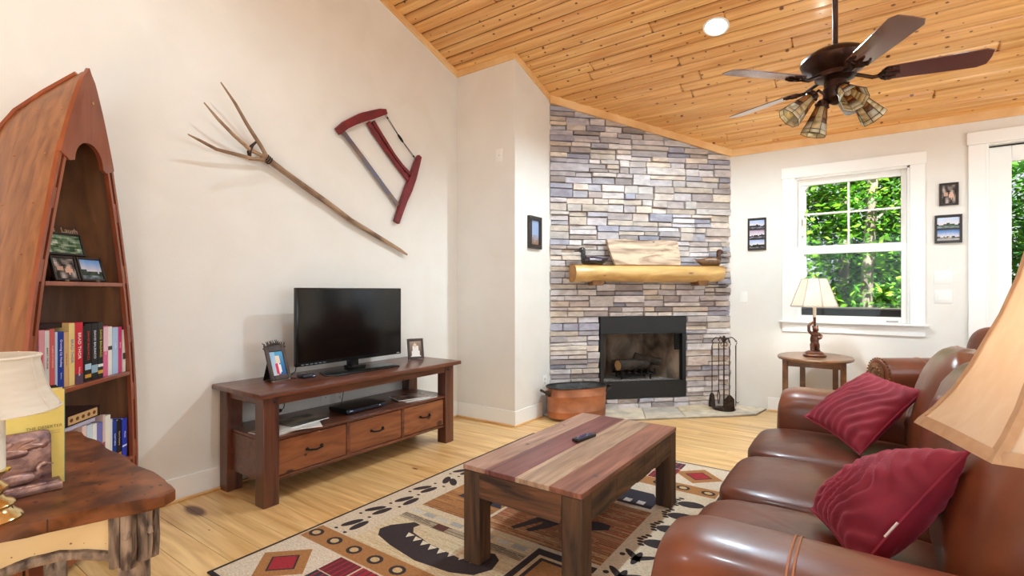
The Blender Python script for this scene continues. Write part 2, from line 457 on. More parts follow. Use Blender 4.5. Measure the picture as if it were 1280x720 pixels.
baseboard('baseboard_left', XL, YR+.01, XL, YC, 1, 0)
baseboard('baseboard_chimney', XL+.015, YC, XC+.013, YC, 0, -1)
baseboard('baseboard_chimney_side', XC, YC-.013, XC, 4.25, 1, 0)
baseboard('baseboard_back', -.84, YB, .72, YB, 0, -1)

# ---- window
w1 = bpy.data.objects.new('window_1', None); COL.objects.link(w1); w1.location = (-.13, YB, .93); w1['kind'] = 'structure'
mb = MB()
mb.b2((-.705, YB-.019, .945), (WX0, YB, WZ1), bevel=.002); mb.b2((WX1, YB-.019, .945), (.437, YB, WZ1), bevel=.002)
mb.b2((-.712, YB-.025, WZ1), (.445, YB, 2.512), bevel=.002)
mb.obj('window_casing', TRIM, w1)
mb = MB(); mb.b2((-.735, YB-.055, .930), (.462, YB+.02, .948), bevel=.005, seg=2); mb.b2((-.705, YB-.018, .838), (.437, YB, .93), bevel=.002)
mb.obj('window_sill', TRIM, w1)
mb = MB(); t = .03
for a, b, c, d in ((WX0, WX0+.018, .945, WZ1), (WX1-.018, WX1, .945, WZ1), (WX0, WX1, WZ1-.018, WZ1), (WX0, WX1, .935, .952)):
    mb.b2((a, YB-.004, c), (b, YB+.12, d))
mb.obj('window_frame', TRIM, w1)
def sash(name, z0, z1, gz0, gz1, y, munt):
    mb = MB()
    for a, b, c, d in ((WX0+.018, -.538, z0, z1), (.267, WX1-.018, z0, z1), (-.538, .267, z0, gz0), (-.538, .267, gz1, z1)):
        mb.b2((a, y, c), (b, y+.035, d), bevel=.003)
    if munt:
        mb.b2((-.148, y+.006, gz0), (-.128, y+.026, gz1), bevel=.002); mb.b2((-.538, y+.007, 2.020), (.267, y+.025, 2.040), bevel=.002)
    s = mb.obj(name, TRIM, w1)
    mb = MB(); mb.b2((-.54, y+.014, gz0-.002), (.269, y+.018, gz1+.002)); mb.obj('pane', GLASS, s)
    return s
sash('upper_sash', 1.66, WZ1-.018, 1.708, 2.324, YB+.05, True)
ls = sash('lower_sash', .952, 1.70, 1.007, 1.624, YB+.012, False)
mb = MB(); mb.col(190, 186, 178); mb.b2((.155, YB+.002, .962), (.245, YB+.0118, .975), bevel=.002); mb.obj('sash_lift', VC, ls)
# ---- glass door, two leaves
d1 = bpy.data.objects.new('door_1', None); COL.objects.link(d1); d1.location = (1.8, YB, 0); d1['kind'] = 'structure'
for a, b in ((.725, DX0), (DX1, DX1+.113)):
    mb = MB(); mb.b2((a, YB-.019, 0), (b, YB, DZ1), bevel=.002); mb.obj('door_casing', TRIM, d1)
mb = MB(); mb.b2((.715, YB-.025, DZ1), (DX1+.123, YB, 2.622), bevel=.002); mb.obj('door_casing', TRIM, d1)
for a, b, c in ((DX0, DX0+.02, 0), (DX1-.02, DX1, 0), (DX0+.02, DX1-.02, DZ1-.012)):
    mb = MB(); mb.b2((a, YB-.004, c), (b, YB+.14, DZ1)); mb.obj('door_frame', TRIM, d1)
for x0 in (.866, 1.786):
    mb = MB()
    for a, b, c, d in ((0, .142, .01, 2.485), (.766, .908, .01, 2.485), (.142, .766, .01, .3), (.142, .766, 2.352, 2.485)):
        mb.b2((x0+a, YB+.055, c), (x0+b, YB+.095, d), bevel=.003)
    sl = mb.obj('door_leaf', TRIM, d1)
    mb = MB(); mb.b2((x0+.134, YB+.072, .29), (x0+.774, YB+.076, 2.36)); mb.obj('pane', GLASS, sl)
mb = MB(); mb.col(40, 36, 32); mb.b2((.86, YB+.06, 2.487), (2.70, YB+.09, 2.4985)); mb.obj('gap_shade', VC, d1)  # dark strip standing in for the shaded gap above the leaves

# ---- outside: ground, porch, woods
GROUND = M('forest_floor', (78, 70, 40), (96, 112, 48), 'noise', (1.2, 1.2, 1), .9)
mb = MB(); mb.grid(lambda u, v: Vector((-22+44*u, 6.2+30*v, -.75+.9*max(0, v-.15)*3+.3*nz(u*9, v*9))), 24, 18)
g = struct(mb, 'ground', GROUND)
mb = MB(); mb.b2((-6, YB+.16, -.20), (6, 8.2, -.12)); struct(mb, 'porch_floor', M('porch_boards', (110, 100, 90), (84, 76, 70), 'noise', (2, 20, 2), .7))

# ================================================================ TV CONSOLE AND WHAT STANDS ON IT
CW_Y = M('console_wood', (68, 34, 24), (122, 68, 44), 'noise', (22, 1.6, 22), .32, detail=6, lo=.3, hi=.72, distort=1.2, coat=.3, bump=.0006)
CW_Z = M('console_wood_upright', (66, 34, 26), (112, 64, 44), 'noise', (20, 20, 1.8), .35, detail=6, lo=.3, hi=.72, distort=1.2, coat=.3)
CW_D = M('console_drawer_wood', (104, 54, 32), (152, 92, 56), 'noise', (14, 2.2, 12), .3, detail=6, lo=.3, hi=.7, distort=1.6, coat=.3, knots=((1, 3.1, 4.4), .09, 'YZ'), knotcol=(58, 26, 18))
tv = thing('tv_console', 'long reddish brown wooden media console with three drawers against the left wall', 'tv stand', (-3.06, 2.34, 0))
mb = MB(); mb.b2((-3.345, 1.475, .638), (-2.775, 3.19, .668), bevel=.005, seg=2); mb.obj('top', CW_Y, tv)
for x in (-3.285, -2.858):
    for y in (1.565, 3.085):
        mb = MB(); mb.box((x, y, .319), (.094, .096, .638), bevel=.004); l = mb.obj('leg', CW_Z, tv)
        if x > -3:
            mb = MB(); mb.box((-2.81, y+(.02 if y < 2 else -.02), .605), (.006, .016, .016), bevel=.002); mb.obj('peg', MATS.get('console_peg') or M('console_peg', (30, 18, 14)), l)
mb = MB(); mb.bm.free()
for a, b in (((-2.842, 1.613, .585), (-2.818, 3.037, .638)), ((-3.325, 1.613, .585), (-3.30, 3.037, .638)), ((-3.238, 1.535, .585), (-2.905, 1.558, .638)), ((-3.238, 3.09, .585), (-2.905, 3.115, .638))):
    mb = MB(); mb.b2(a, b, bevel=.002); mb.obj('apron', CW_Y, tv)
mb = MB(); mb.b2((-3.325, 1.545, .372), (-2.826, 3.105, .392), bevel=.003); mb.obj('shelf', CW_Y, tv)
mb = MB(); mb.b2((-3.32, 1.545, .135), (-2.86, 3.105, .3715)); mb.b2((-2.86, 1.613, .135), (-2.83, 3.037, .155), bevel=.002)
for y in (2.105, 2.59): mb.b2((-2.86, y-.011, .155), (-2.829, y+.011, .3715), bevel=.001)
mb.obj('case', CW_Y, tv)
for a, b in ((1.617, 2.092), (2.118, 2.577), (2.603, 3.033)):
    mb = MB(); mb.b2((-2.8595, a, .158), (-2.832, b, .366), bevel=.004); d = mb.obj('drawer', CW_D, tv)
    c = (a+b)/2; mb = MB()
    mb.tube([(-2.833, c-.05, .272), (-2.812, c-.045, .268), (-2.806, c, .262), (-2.812, c+.045, .268), (-2.833, c+.05, .272)], [.007, .006, .0055, .006, .007], 8)
    mb.ball((-2.829, c-.05, .272), (.004, .012, .010)); mb.ball((-2.829, c+.05, .272), (.004, .012, .010))
    mb.obj('handle', DARKMETAL, d)

# television
SCREEN = M('tv_screen', (5, 6, 7), rough=.11, spec=.55)
BEZEL = M('tv_bezel', (10, 10, 11), rough=.22)
t = thing('television', 'black flat screen television standing on the wooden console', 'television', (-3.08, 2.38, .668))
mb = MB(T(-.07, .05, 0)); mb.b2((-3.085, 1.858, .738), (-3.048, 2.785, 1.274), bevel=.006, seg=2); mb.obj('bezel', BEZEL, t)
mb = MB(T(-.07, .05, 0)); mb.b2((-3.13, 1.95, .79), (-3.085, 2.69, 1.16), bevel=.012, seg=2); mb.obj('rear_housing', BLACK, t)
mb = MB(T(-.07, .05, 0)); mb.b2((-3.0479, 1.872, .764), (-3.0465, 2.771, 1.262)); mb.obj('screen', SCREEN, t)
for k in range(6):
    mb = MB(T(-.07, .05, 0)); mb.col(150, 152, 156); mb.b2((-3.0479, 1.89+k*.034, .7475), (-3.0472, 1.912+k*.034, .7515)); mb.obj('button_marking', VCG, t)
mb = MB(T(-.07, .05, 0)); mb.col(200, 204, 208); mb.b2((-3.0479, 2.735, .748), (-3.0472, 2.765, .7525)); mb.obj('badge', VCG, t)
mb = MB(T(-.07, .05, 0)); mb.b2((-3.10, 2.29, .70), (-3.055, 2.37, .80), bevel=.004); mb.obj('stand_neck', BEZEL, t)
mb = MB(T(-.07, .05, 0)); mb.prism([(-3.09, 2.06), (-2.93, 2.0), (-2.865, 2.06), (-2.865, 2.60), (-2.93, 2.66), (-3.09, 2.60)], .6685, .680, bevel=.004, seg=2)
mb.prism([(-3.10, 2.27), (-3.0, 2.27), (-3.0, 2.39), (-3.10, 2.39)], .680, .702, bevel=.004); mb.obj('stand_base', BEZEL, t)
mb = MB(T(-.07, .05, 0)); mb.tube([(-3.12, 1.98, .85), (-3.16, 1.93, .76), (-3.13, 1.90, .70), (-3.10, 1.84, .676), (-3.04, 1.80, .676), (-2.975, 1.81, .680)], .0035, 6); mb.obj('power_cord', BLACK, t)

BLUEGLOSS = M('dark_blue_gloss', (10, 18, 32), (18, 34, 60), 'noise', (6, 6, 6), .12, coat=.5)
t = thing('streaming_box', 'small glossy dark blue box on the console, left of the television', 'electronics', (-3.085, 1.955, .668))
mb = MB(T(-.152, .135, 0)); mb.b2((-2.975, 1.775, .670), (-2.885, 1.87, .694), bevel=.009, seg=3); mb.obj('body', BLUEGLOSS, t)
mb = MB(T(-.152, .135, 0)); mb.b2((-2.97, 1.78, .6682), (-2.89, 1.865, .6705)); mb.obj('foot_pad', BLACK, t)
mb = MB(T(-.152, .135, 0)); mb.col(210, 226, 255); mb.b2((-2.8852, 1.845, .678), (-2.8842, 1.858, .683)); mb.obj('front_light', VCG, t)

# photograph frames on the console
def portrait(u, v):
    if (u-.55)**2+(v-.66)**2*1.4 < .035: return (236, 214, 190)
    if (u-.48)**2*1.5+(v-.3)**2*.8 < .06 and v < .5: return (216, 60, 96) if u < .5 else (236, 236, 240)
    return mixc((36, 90, 150), (90, 170, 210), v) if u > .4 else mixc((200, 210, 220), (150, 190, 220), v)
FR_D = M('dark_frame', (52, 38, 36), (72, 56, 52), 'noise', (18, 18, 18), .4, coat=.2)
t = thing('photo_frame', 'dark frame with twig-like crest, tilted back on the left end of the console', 'photo frame', (-3.13, 1.775, .668), math.radians(25))
# local: x right, y back, z up, tilted
fm = Matrix.Rotation(math.radians(-18), 4, 'X')
TF = T(0, -.045, .012) @ fm
fm0 = world_mtx(t)
def fr_obj(build, name, mat, par):
    mb = MB(); build(mb); return mb.obj(name, mat, par, local=True)
t.rotation_euler = (0, 0, math.radians(100))
def b_(mb):
    for a, b, c, d in ((-.075, -.05, 0, .225), (.05, .075, 0, .225), (-.05, .05, 0, .03), (-.05, .05, .185, .225)):
        mb.b2((a, -.008, c), (b, .008, d), TF, bevel=.003)
    mb.b2((-.07, .004, .005), (.07, .0095, .22), TF)
fo = fr_obj(b_, 'frame', FR_D, t)
def b_(mb): mb.picture(TF @ T(0, -.0005, .1075) @ RX(PI/2), .102, .158, portrait, 10, 16)
fr_obj(b_, 'photograph', VCG, t)
def b_(mb):
    r = random.Random(2)
    for k in range(13):
        x = -.075+.15*k/12; hh = .022+.018*math.sin(PI*k/12)+r.uniform(-.005, .006)
        mb.tube([(x*.96, 0, .222), (x*1.02+r.uniform(-.006, .006), -.002, .222+hh*.6), (x*1.1, 0, .222+hh)], [.0055, .0045, .002], 6, TF)
    mb.tube([(-.082, 0, .21), (-.04, -.004, .232), (0, -.004, .238), (.04, -.004, .232), (.082, 0, .21)], .006, 7, TF)
fr_obj(b_, 'twig_crest', FR_D, t)
for x in (-.062, .062): fr_obj(lambda mb: mb.ball((x, -.045, .006), (.011, .011, .0055)), 'foot', M('frame_foot', (150, 130, 112), rough=.4), t)
def b_(mb): mb.poly([(-.03, .045, .14), (.03, .045, .14), (.032, .085, .0008), (-.032, .085, .0008)]); mb.poly([(-.03, .041, .14), (.03, .041, .14), (.032, .081, .0008), (-.032, .081, .0008)][::-1])
fr_obj(b_, 'easel_back', BLACK, t)

def bridal(u, v):
    if (u-.45)**2+(v-.72)**2 < .02: return (226, 200, 178)
    if abs(u-.5) < .14+.25*(1-v) and v < .68: return (238, 232, 224)
    return mixc((96, 70, 56), (170, 150, 130), v)
t = thing('photo_frame', 'small dark wooden photo frame on the right end of the console', 'photo frame', (-3.17, 3.04, .668), math.radians(64))
TF = T(0, -.03, .002) @ Matrix.Rotation(math.radians(-12), 4, 'X')
def b_(mb):
    for a, b, c, d in ((-.07, -.052, 0, .175), (.052, .07, 0, .175), (-.052, .052, 0, .02), (-.052, .052, .155, .175)):
        mb.b2((a, -.008, c), (b, .008, d), TF, bevel=.002)
    mb.b2((-.068, .004, .002), (.068, .0095, .173), TF)
fr_obj(b_, 'frame', FR_D, t)
def b_(mb): mb.picture(TF @ T(0, -.0005, .0875) @ RX(PI/2), .105, .136, bridal, 12, 16)
fr_obj(b_, 'photograph', VCG, t)
def b_(mb): mb.prism([(-.03, .0), (.03, .0), (.03, .004), (-.03, .004)], 0, .11, T(0, .036, .0012) @ RX(math.radians(20)))
fr_obj(b_, 'easel_back', BLACK, t)

# disc player on the console shelf
t = thing('disc_player', 'flat black disc player on the console shelf, middle', 'electronics', (-3.0, 2.36, .392))
mb = MB(T(-.02, -.03, 0)); mb.b2((-3.12, 2.20, .396), (-2.915, 2.545, .428), bevel=.004); mb.obj('body', BLACK, t)
mb = MB(T(-.02, -.03, 0)); mb.b2((-2.915, 2.202, .399), (-2.9085, 2.543, .425), bevel=.0025); f = mb.obj('front_panel', BLUEGLOSS, t)
mb = MB(T(-.02, -.03, 0)); mb.col(190, 210, 235); mb.b2((-2.9088, 2.22, .411), (-2.9080, 2.25, .416)); mb.obj('indicator', VCG, f)
mb = MB(T(-.02, -.03, 0)); mb.col(190, 210, 235); mb.b2((-2.9088, 2.48, .409), (-2.9080, 2.49, .417)); mb.obj('indicator', VCG, f)
mb = MB(T(-.02, -.03, 0)); mb.bm.free()
for a, b in ((2.21, 2.24), (2.50, 2.53)):
    mb = MB(T(-.02, -.03, 0)); mb.b2((-3.11, a, .3921), (-2.93, b, .396)); mb.obj('foot', BLACK, t)
mb = MB(T(-.02, -.03, 0)); mb.tube([(-3.12, 2.33, .415), (-3.2, 2.36, .40), (-3.26, 2.42, .44), (-3.285, 2.455, .56), (-3.29, 2.455, .66)], .003, 6); mb.obj('cord', BLACK, t)

# magazines
def cover(c1, c2, sd):
    def f(u, v):
        n = nz(u*3+sd, v*3, sd*1.7)
        return mixc(c1, c2, .5+1.1*n)
    return f
def magazine(name, label, x, y, z, rot, w, h, th, c1, c2, sd, group=None):
    m = T(x, y, z) @ RZ(rot); mb = MB(m)
    mb.col(236, 232, 226); mb.b2((-w/2, -h/2, 0), (w/2, h/2, th), bevel=.0008)
    mb.picture(T(0, 0, th+.0004), w*.995, h*.995, cover(c1, c2, sd), 12, 12)
    mb.col(*c1); mb.b2((-w/2-.0012, -h/2, .0), (-w/2+.001, h/2, th+.0003))
    o = mb.obj(name, VCG); tag(o, label, 'magazine', group)
Z0 = .3921
magazine('magazine', 'magazine lowest in the left pile on the console shelf', -2.965, 1.70, Z0, .15, .21, .27, .006, (150, 120, 110), (210, 190, 170), 1, 'magazines on the left of the console shelf')
magazine('magazine', 'pale-edged magazine second from the bottom of the left pile', -2.95, 1.74, Z0+.0068, -.2, .21, .275, .006, (190, 150, 120), (226, 210, 196), 2, 'magazines on the left of the console shelf')
magazine('magazine', 'white magazine fanned out in the left pile', -2.92, 1.79, Z0+.0136, -.45, .21, .275, .006, (222, 218, 212), (240, 238, 234), 3, 'magazines on the left of the console shelf')
magazine('magazine', 'dark grey-green magazine topmost in the left pile on the console shelf', -2.985, 1.85, Z0+.0204, .1, .215, .28, .005, (84, 88, 84), (150, 146, 132), 4, 'magazines on the left of the console shelf')
magazine('magazine', 'lower magazine of the pair at the right end of the console shelf', -2.965, 2.84, Z0, -.2, .21, .28, .007, (206, 200, 196), (150, 130, 120), 5, 'magazines on the right of the console shelf')
magazine('magazine', 'brown patterned magazine on top of the pair at the right end of the console shelf', -2.99, 2.81, Z0+.0078, -.35, .20, .27, .006, (90, 66, 56), (190, 170, 160), 6, 'magazines on the right of the console shelf')

# wall plates
def plate(name, label, cat, m, w, h, kind, group=None):
    t = thing(name, label, cat, m.translation, 0, group)
    mb = MB(m); mb.box((0, 0, .003), (w, h, .006), bevel=.002, seg=2); p = mb.obj('cover_plate', WHITEPL, t)
    n = 2 if w > .1 else 1
    for k in range(n):
        cx = 0 if n == 1 else (-.023+.046*k)
        if kind == 'switch':
            mb = MB(m); mb.box((cx, 0, .0075), (.030, .062, .003), bevel=.001); mb.box((cx, .012, .0085), (.028, .030, .003), bevel=.001); mb.obj('rocker', WHITEPL, t)
        elif kind == 'outlet':
            for dy in (-.02, .02):
                mb = MB(m); mb.col(228, 226, 220); mb.lathe([(.015, .005), (.015, .0075)], 14, T(0, dy, 0)); mb.col(40, 38, 36)
                for dx in (-.006, .006): mb.box((dx, dy+.003, .0078), (.002, .007, .0008))
                mb.box((0, dy-.007, .0078), (.004, .004, .0008)); mb.obj('socket', VC, t)
        else:
            mb = MB(m); mb.col(120, 118, 114); mb.lathe([(.004, .006), (.004, .008)], 10); mb.obj('port', VC, t)
    return t
def on_left(y, z): return frame((XL, y, z), (0, 1, 0), (0, 0, 1))
def on_back(x, z): return frame((x, YB, z), (1, 0, 0), (0, 0, 1))
def on_side(y, z): return frame((XC, y, z), (0, 1, 0), (0, 0, 1))
def on_chase(x, z): return frame((x, YC, z), (1, 0, 0), (0, 0, 1))
p = plate('wall_outlet', 'white outlet with a black plug, low behind the left end of the console', 'outlet', on_left(1.905, .44), .075, .12, 'outlet')
mb = MB(on_left(1.91, .44)); mb.ball((0, -.02, .022), (.018, .014, .016)); mb.tube([(0, -.02, .034), (.015, .0, .05), (.03, .09, .05), (.02, .2, .03)], .003, 6); mb.obj('black_plug', BLACK, p)
plate('wall_outlet', 'white cable plate on the wall above the console shelf, left of the pair', 'outlet', on_left(2.285, .445), .075, .12, 'port')
plate('wall_outlet', 'white outlet on the wall above the console shelf, right of the pair', 'outlet', on_left(2.41, .445), .075, .12, 'outlet')
plate('light_switch', 'single white light switch left of the window on the back wall', 'light switch', on_back(-1.076, 1.19), .075, .12, 'switch')
plate('light_switch', 'double white light switch, upper of the two right of the window', 'light switch', on_back(.561, 1.375), .12, .12, 'switch')
plate('light_switch', 'double white light switch, lower of the two right of the window', 'light switch', on_back(.562, 1.203), .12, .12, 'switch')
plate('wall_plate', 'blank cream wall plate high on the chimney wall facing the room', 'wall plate', on_chase(-2.822, 2.53), .08, .125, 'blankport')
plate('wall_outlet', 'white outlet low on the chimney side wall above the copper tub', 'outlet', on_side(4.31, .345), .075, .12, 'outlet')

# ================================================================ RUG, COFFEE TABLE
RUGM = M('woven_rug', (222, 214, 206), (255, 255, 255), 'noise', (60, 180, 1), .95, attr=True, detail=3, bump=.0012, bscale=(160, 420, 1))
rug = MB(); RX0, RX1, RY0, RY1 = -2.385, -.705, 1.03, 3.70
INK = (52, 40, 42); CRM = (216, 200, 176); TAN = (172, 120, 70); RED = (164, 38, 50); NAVY = (56, 50, 64); BEI = (210, 184, 146)
rug.col(*INK); rug.b2((RX0, RY0, 0.0005), (RX1, RY1, .008), bevel=.003)
lay = [.0085]
def R(x0, y0, x1, y1, c, k=0):
    rug.col(*c); z = .0085+k*.00035
    rug.face([rug.v(p) for p in ((x0, y0, z), (x1, y0, z), (x1, y1, z), (x0, y1, z))])
def Pg(pts, c, k=1):
    rug.col(*c); z = .0085+k*.00035; rug.face([rug.v((x, y, z)) for x, y in pts])
def El(cx, cy, rx, ry, c, k=1, a=0, n=14):
    Pg([(cx+rx*math.cos(2*PI*i/n)*math.cos(a)-ry*math.sin(2*PI*i/n)*math.sin(a), cy+rx*math.cos(2*PI*i/n)*math.sin(a)+ry*math.sin(2*PI*i/n)*math.cos(a)) for i in range(n)], c, k)
rr = random.Random(4)
R(RX0+.02, RY0+.02, RX1-.02, RY1-.02, CRM)
FX0, FX1 = -2.11, -.98
for y0, y1 in ((1.075, 1.455), (3.275, 3.655)):          # end rows: corner squares with diamonds, plaid blocks between
    cy = (y0+y1)/2
    for cx in (-2.175, -.915):
        R(cx-.175, y0, cx+.175, y1, (220, 206, 186), 1)
        Pg([(cx-.155, cy), (cx, cy-.15), (cx+.155, cy), (cx, cy+.15)], TAN, 2)
        Pg([(cx-.09, cy), (cx, cy-.085), (cx+.09, cy), (cx, cy+.085)], INK, 3)
        Pg([(cx-.078, cy), (cx, cy-.073), (cx+.078, cy), (cx, cy+.073)], RED, 4)
    for i in range(6):
        for j in range(3):
            x = -2.0+i*.16; c = (RED, NAVY, (110, 34, 46))[(i+j) % 3]
            R(x, y0+j*(y1-y0)/3, x+.15, y0+(j+1)*(y1-y0)/3-.006, c, 2)
            for k in range(4): R(x+.02+k*.035, y0+j*(y1-y0)/3, x+.028+k*.035, y0+(j+1)*(y1-y0)/3-.006, NAVY if c == RED else RED, 3)
for y0 in (1.46, 3.14):                                  # tan strips with rows of rings
    R(RX0+.03, y0, RX1-.03, y0+.13, TAN, 1)
    for i in range(11):
        x = -2.31+i*.152; El(x, y0+.065, .042, .036, INK, 2); El(x, y0+.065, .024, .02, (206, 176, 130), 3)
for i in range(10):                                      # left border: hoof prints
    y = 1.70+i*.185
    if y > 3.1: break
    x = -2.24+.018*(-1)**i; ang = PI/2-.25+.1*(-1)**i
    if i in (4,): ang += .8
    for s_ in (-1, 1):
        dx = s_*.032; El(x+dx*.9, y, .062, .024, INK, 1, ang+s_*.16)
    El(x-.05, y-.085, .012, .009, INK, 1); El(x+.03, y-.09, .012, .009, INK, 1)
for i in range(9):                                       # right border: paw and bird prints in turn
    y = 1.68+i*.185; x = -.85
    if y > 3.1: break
    if i in (0, 1, 2, 3):
        for a in (-.55, .0, .55): 
            El(x-.02+.05*math.sin(a), y+.03*abs(a), .065, .018, INK, 1, PI/2-a*1.6)
        El(x-.09, y+.0, .014, .014, INK, 1)
    else:
        El(x+.02, y, .075, .045, INK, 1, .25)
        for k in range(5): El(x-.075+.012*abs(k-2), y-.05+.027*k, .018, .012, INK, 1)
def hatch(x0, y0, x1, y1, base, cols, step=.022, k=1):
    R(x0, y0, x1, y1, base, k); y = y0
    while y < y1:
        c = rr.choice(cols); x = x0
        while x < x1:
            e = min(x1, x+rr.uniform(.03, .2)); R(x, y, e, min(y1, y+step*.5), c if rr.random() < .75 else base, k+1); x = e+rr.uniform(0, .03)
        y += step
hatch(FX0, 1.59, -1.30, 2.07, (216, 196, 160), [(206, 184, 146), (222, 206, 176)], .016)
# canoe
cn = [(-2.06, 1.80), (-2.075, 1.74), (-2.03, 1.69), (-1.9, 1.655), (-1.7, 1.625), (-1.5, 1.645), (-1.40, 1.69), (-1.36, 1.77), (-1.38, 1.85), (-1.43, 1.885), (-1.47, 1.87), (-1.435, 1.83), (-1.44, 1.79), (-1.55, 1.76), (-1.75, 1.775), (-1.90, 1.81), (-1.94, 1.85), (-1.93, 1.89), (-1.98, 1.895)]
Pg(cn, INK, 3)
for i in range(8):
    x = -1.92+i*.06; y = 1.755+.03*abs(i-3.5)/3.5; Pg([(x, y+.012), (x+.024, y-.032), (x+.048, y+.008)], (230, 218, 196), 4)
hatch(FX0, 1.90, -1.30, 1.96, (176, 160, 136), [(120, 104, 90), (90, 76, 70)], .012, 3); R(-1.86, 1.905, -1.78, 1.955, (92, 52, 44), 6)
for i in range(8): R(-2.11+i*.1, 1.98, -2.03+i*.1, 2.02, ((206, 200, 190), (176, 172, 168))[i % 2], 3)
# pine panel
hatch(FX0, 2.08, -1.70, 2.72, TAN, [(160, 106, 60), (186, 138, 86), (140, 92, 54)], .02)
for k in range(4): Pg([(-2.02+.0*k+k*.07, 2.40-.11+.0*k), (-1.99+k*.07, 2.40+.13-.03*k), (-1.96+k*.07+.05, 2.40-.11)], NAVY, 4)
# moose panel
hatch(-1.68, 2.08, FX0+1.13, 2.74, (176, 122, 84), [(150, 54, 44), (128, 84, 50), (196, 160, 118), (160, 78, 56)], .016)
R(-1.68, 2.56, -1.62, 2.74, (196, 188, 200), 4)
Pg([(-1.54, 2.40), (-1.50, 2.47), (-1.45, 2.44), (-1.40, 2.43), (-1.28, 2.42), (-1.16, 2.47), (-1.10, 2.46), (-1.09, 2.41), (-1.14, 2.37), (-1.20, 2.34), (-1.18, 2.27), (-1.19, 2.17), (-1.22, 2.17), (-1.23, 2.27), (-1.25, 2.33), (-1.33, 2.33), (-1.36, 2.25), (-1.42, 2.16), (-1.45, 2.17), (-1.41, 2.27), (-1.42, 2.30), (-1.50, 2.14), (-1.53, 2.15), (-1.47, 2.33), (-1.48, 2.37)], INK, 5)
# bear panel in a black frame
R(-1.29, 1.59, FX1, 2.05, INK, 3); R(-1.255, 1.59, FX1, 2.0, BEI, 4); R(-1.235, 1.59, FX1, 1.98, INK, 5); R(-1.215, 1.59, FX1, 1.96, TAN, 6)
Pg([(-1.19, 1.62), (-1.17, 1.80), (-1.10, 1.85), (-1.02, 1.80), (-1.0, 1.66), (-1.05, 1.62), (-1.08, 1.70), (-1.12, 1.62)], INK, 7)
# cabin panel
R(-1.68, 2.75, FX1, 3.13, (224, 212, 194), 2)
Pg([(-1.30, 2.78), (-1.00, 2.78), (-1.00, 2.88), (-.99, 2.89), (-1.06, 3.0), (-1.25, 3.0), (-1.32, 2.88), (-1.30, 2.88)], NAVY, 3)
for k in range(3): R(-1.26+k*.08, 2.81, -1.215+k*.08, 2.86, (206, 200, 196), 4)
for cx in (-1.55, -1.42): Pg([(cx-.06, 2.80), (cx, 3.05), (cx+.06, 2.80)], NAVY, 3)
hatch(FX0, 2.74, -1.70, 3.13, (206, 180, 140), [(196, 168, 126), (216, 194, 158)], .02)
ro = rug.obj('area_rug', RUGM, recalc=False, sharp=60)
tag(ro, 'large lodge-style area rug with canoe, moose and animal tracks on the pine floor', 'rug')

BARN = M('barn_wood', (48, 34, 25), (112, 78, 50), 'noise', (16, 16, 2.2), .75, detail=8, lo=.3, hi=.75, distort=1.0, bump=.004, bscale=(40, 40, 8))
BARN_Y = M('barn_wood_along', (46, 34, 27), (120, 88, 60), 'noise', (18, 2.0, 18), .75, detail=8, lo=.3, hi=.75, distort=1.2, bump=.005, bscale=(40, 8, 40))
BARN_X = M('barn_wood_across', (52, 34, 24), (128, 84, 52), 'noise', (2.0, 18, 18), .72, detail=8, lo=.3, hi=.75, distort=1.2, bump=.005, bscale=(8, 40, 40))
PLANK = M('salvaged_plank', (156, 140, 134), (255, 252, 246), 'noise', (18, 1.6, 10), .45, attr=True, detail=7, lo=.28, hi=.7, distort=1.4, coat=.15, knots=((2.3, 1.9, 1), .045), knotcol=(88, 62, 56))
ct = thing('coffee_table', 'chunky rustic coffee table of salvaged planks standing on the rug', 'coffee table', (-1.21, 2.35, .0085))
mb = MB(); xs = [-1.515, -1.385, -1.225, -1.055, -.905]
for i, c in enumerate(((190, 152, 134), (138, 84, 82), (198, 168, 142), (166, 110, 90))):
    mb.col(*c); mb.b2((xs[i]+.0008, 1.752, .434), (xs[i+1]-.0008, 2.945, .456), bevel=.002)
mb.obj('tabletop', PLANK, ct)
for x in (-1.468, -.952):
    for y in (1.799, 2.898):
        mb = MB(); mb.box((x, y, .2215), (.092, .092, .425), bevel=.006); mb.obj('leg', BARN, ct)
for y in (1.765, 2.932):
    mb = MB(); mb.b2((-1.422, y-.012, .318), (-.998, y+.012, .4335), bevel=.004)
    for v in mb.bm.verts:
        if v.co.z < .35: v.co.z += .012*nz(v.co.x*7, y)
    mb.obj('apron', BARN_X, ct)
for x in (-1.5, -.92):
    mb = MB()
    for k in range(12):
        a, b = 1.845+k*1.0075/12, 1.845+(k+1)*1.0075/12
        mb.b2((x-.012-.003*nz(k*.9, x), a-.001, .316+.012*nz(k*.7, x, 2)), (x+.012+.003*nz(k*.8, x, 5), b+.001, .4335), bevel=.002)
    mb.obj('apron', BARN_Y, ct)
t = thing('remote_control', 'black remote control with coloured buttons lying on the coffee table', 'remote control', (-1.235, 2.42, .4565), math.radians(-8))
mb = MB(); mb.b2((-.022, -.085, 0), (.022, .085, .018), bevel=.006, seg=3); mb.obj('body', BLACK, t, local=True)
rr = random.Random(6); mb = MB()
for j in range(6):
    for i in range(3):
        mb.col(*((70, 90, 170), (150, 150, 160), (90, 100, 150), (120, 60, 140))[(i+j) % 4]); mb.box((-.012+.012*i, -.06+.022*j, .0186), (.007, .010, .002), bevel=.0005)
mb.obj('button', VCG, t, local=True)

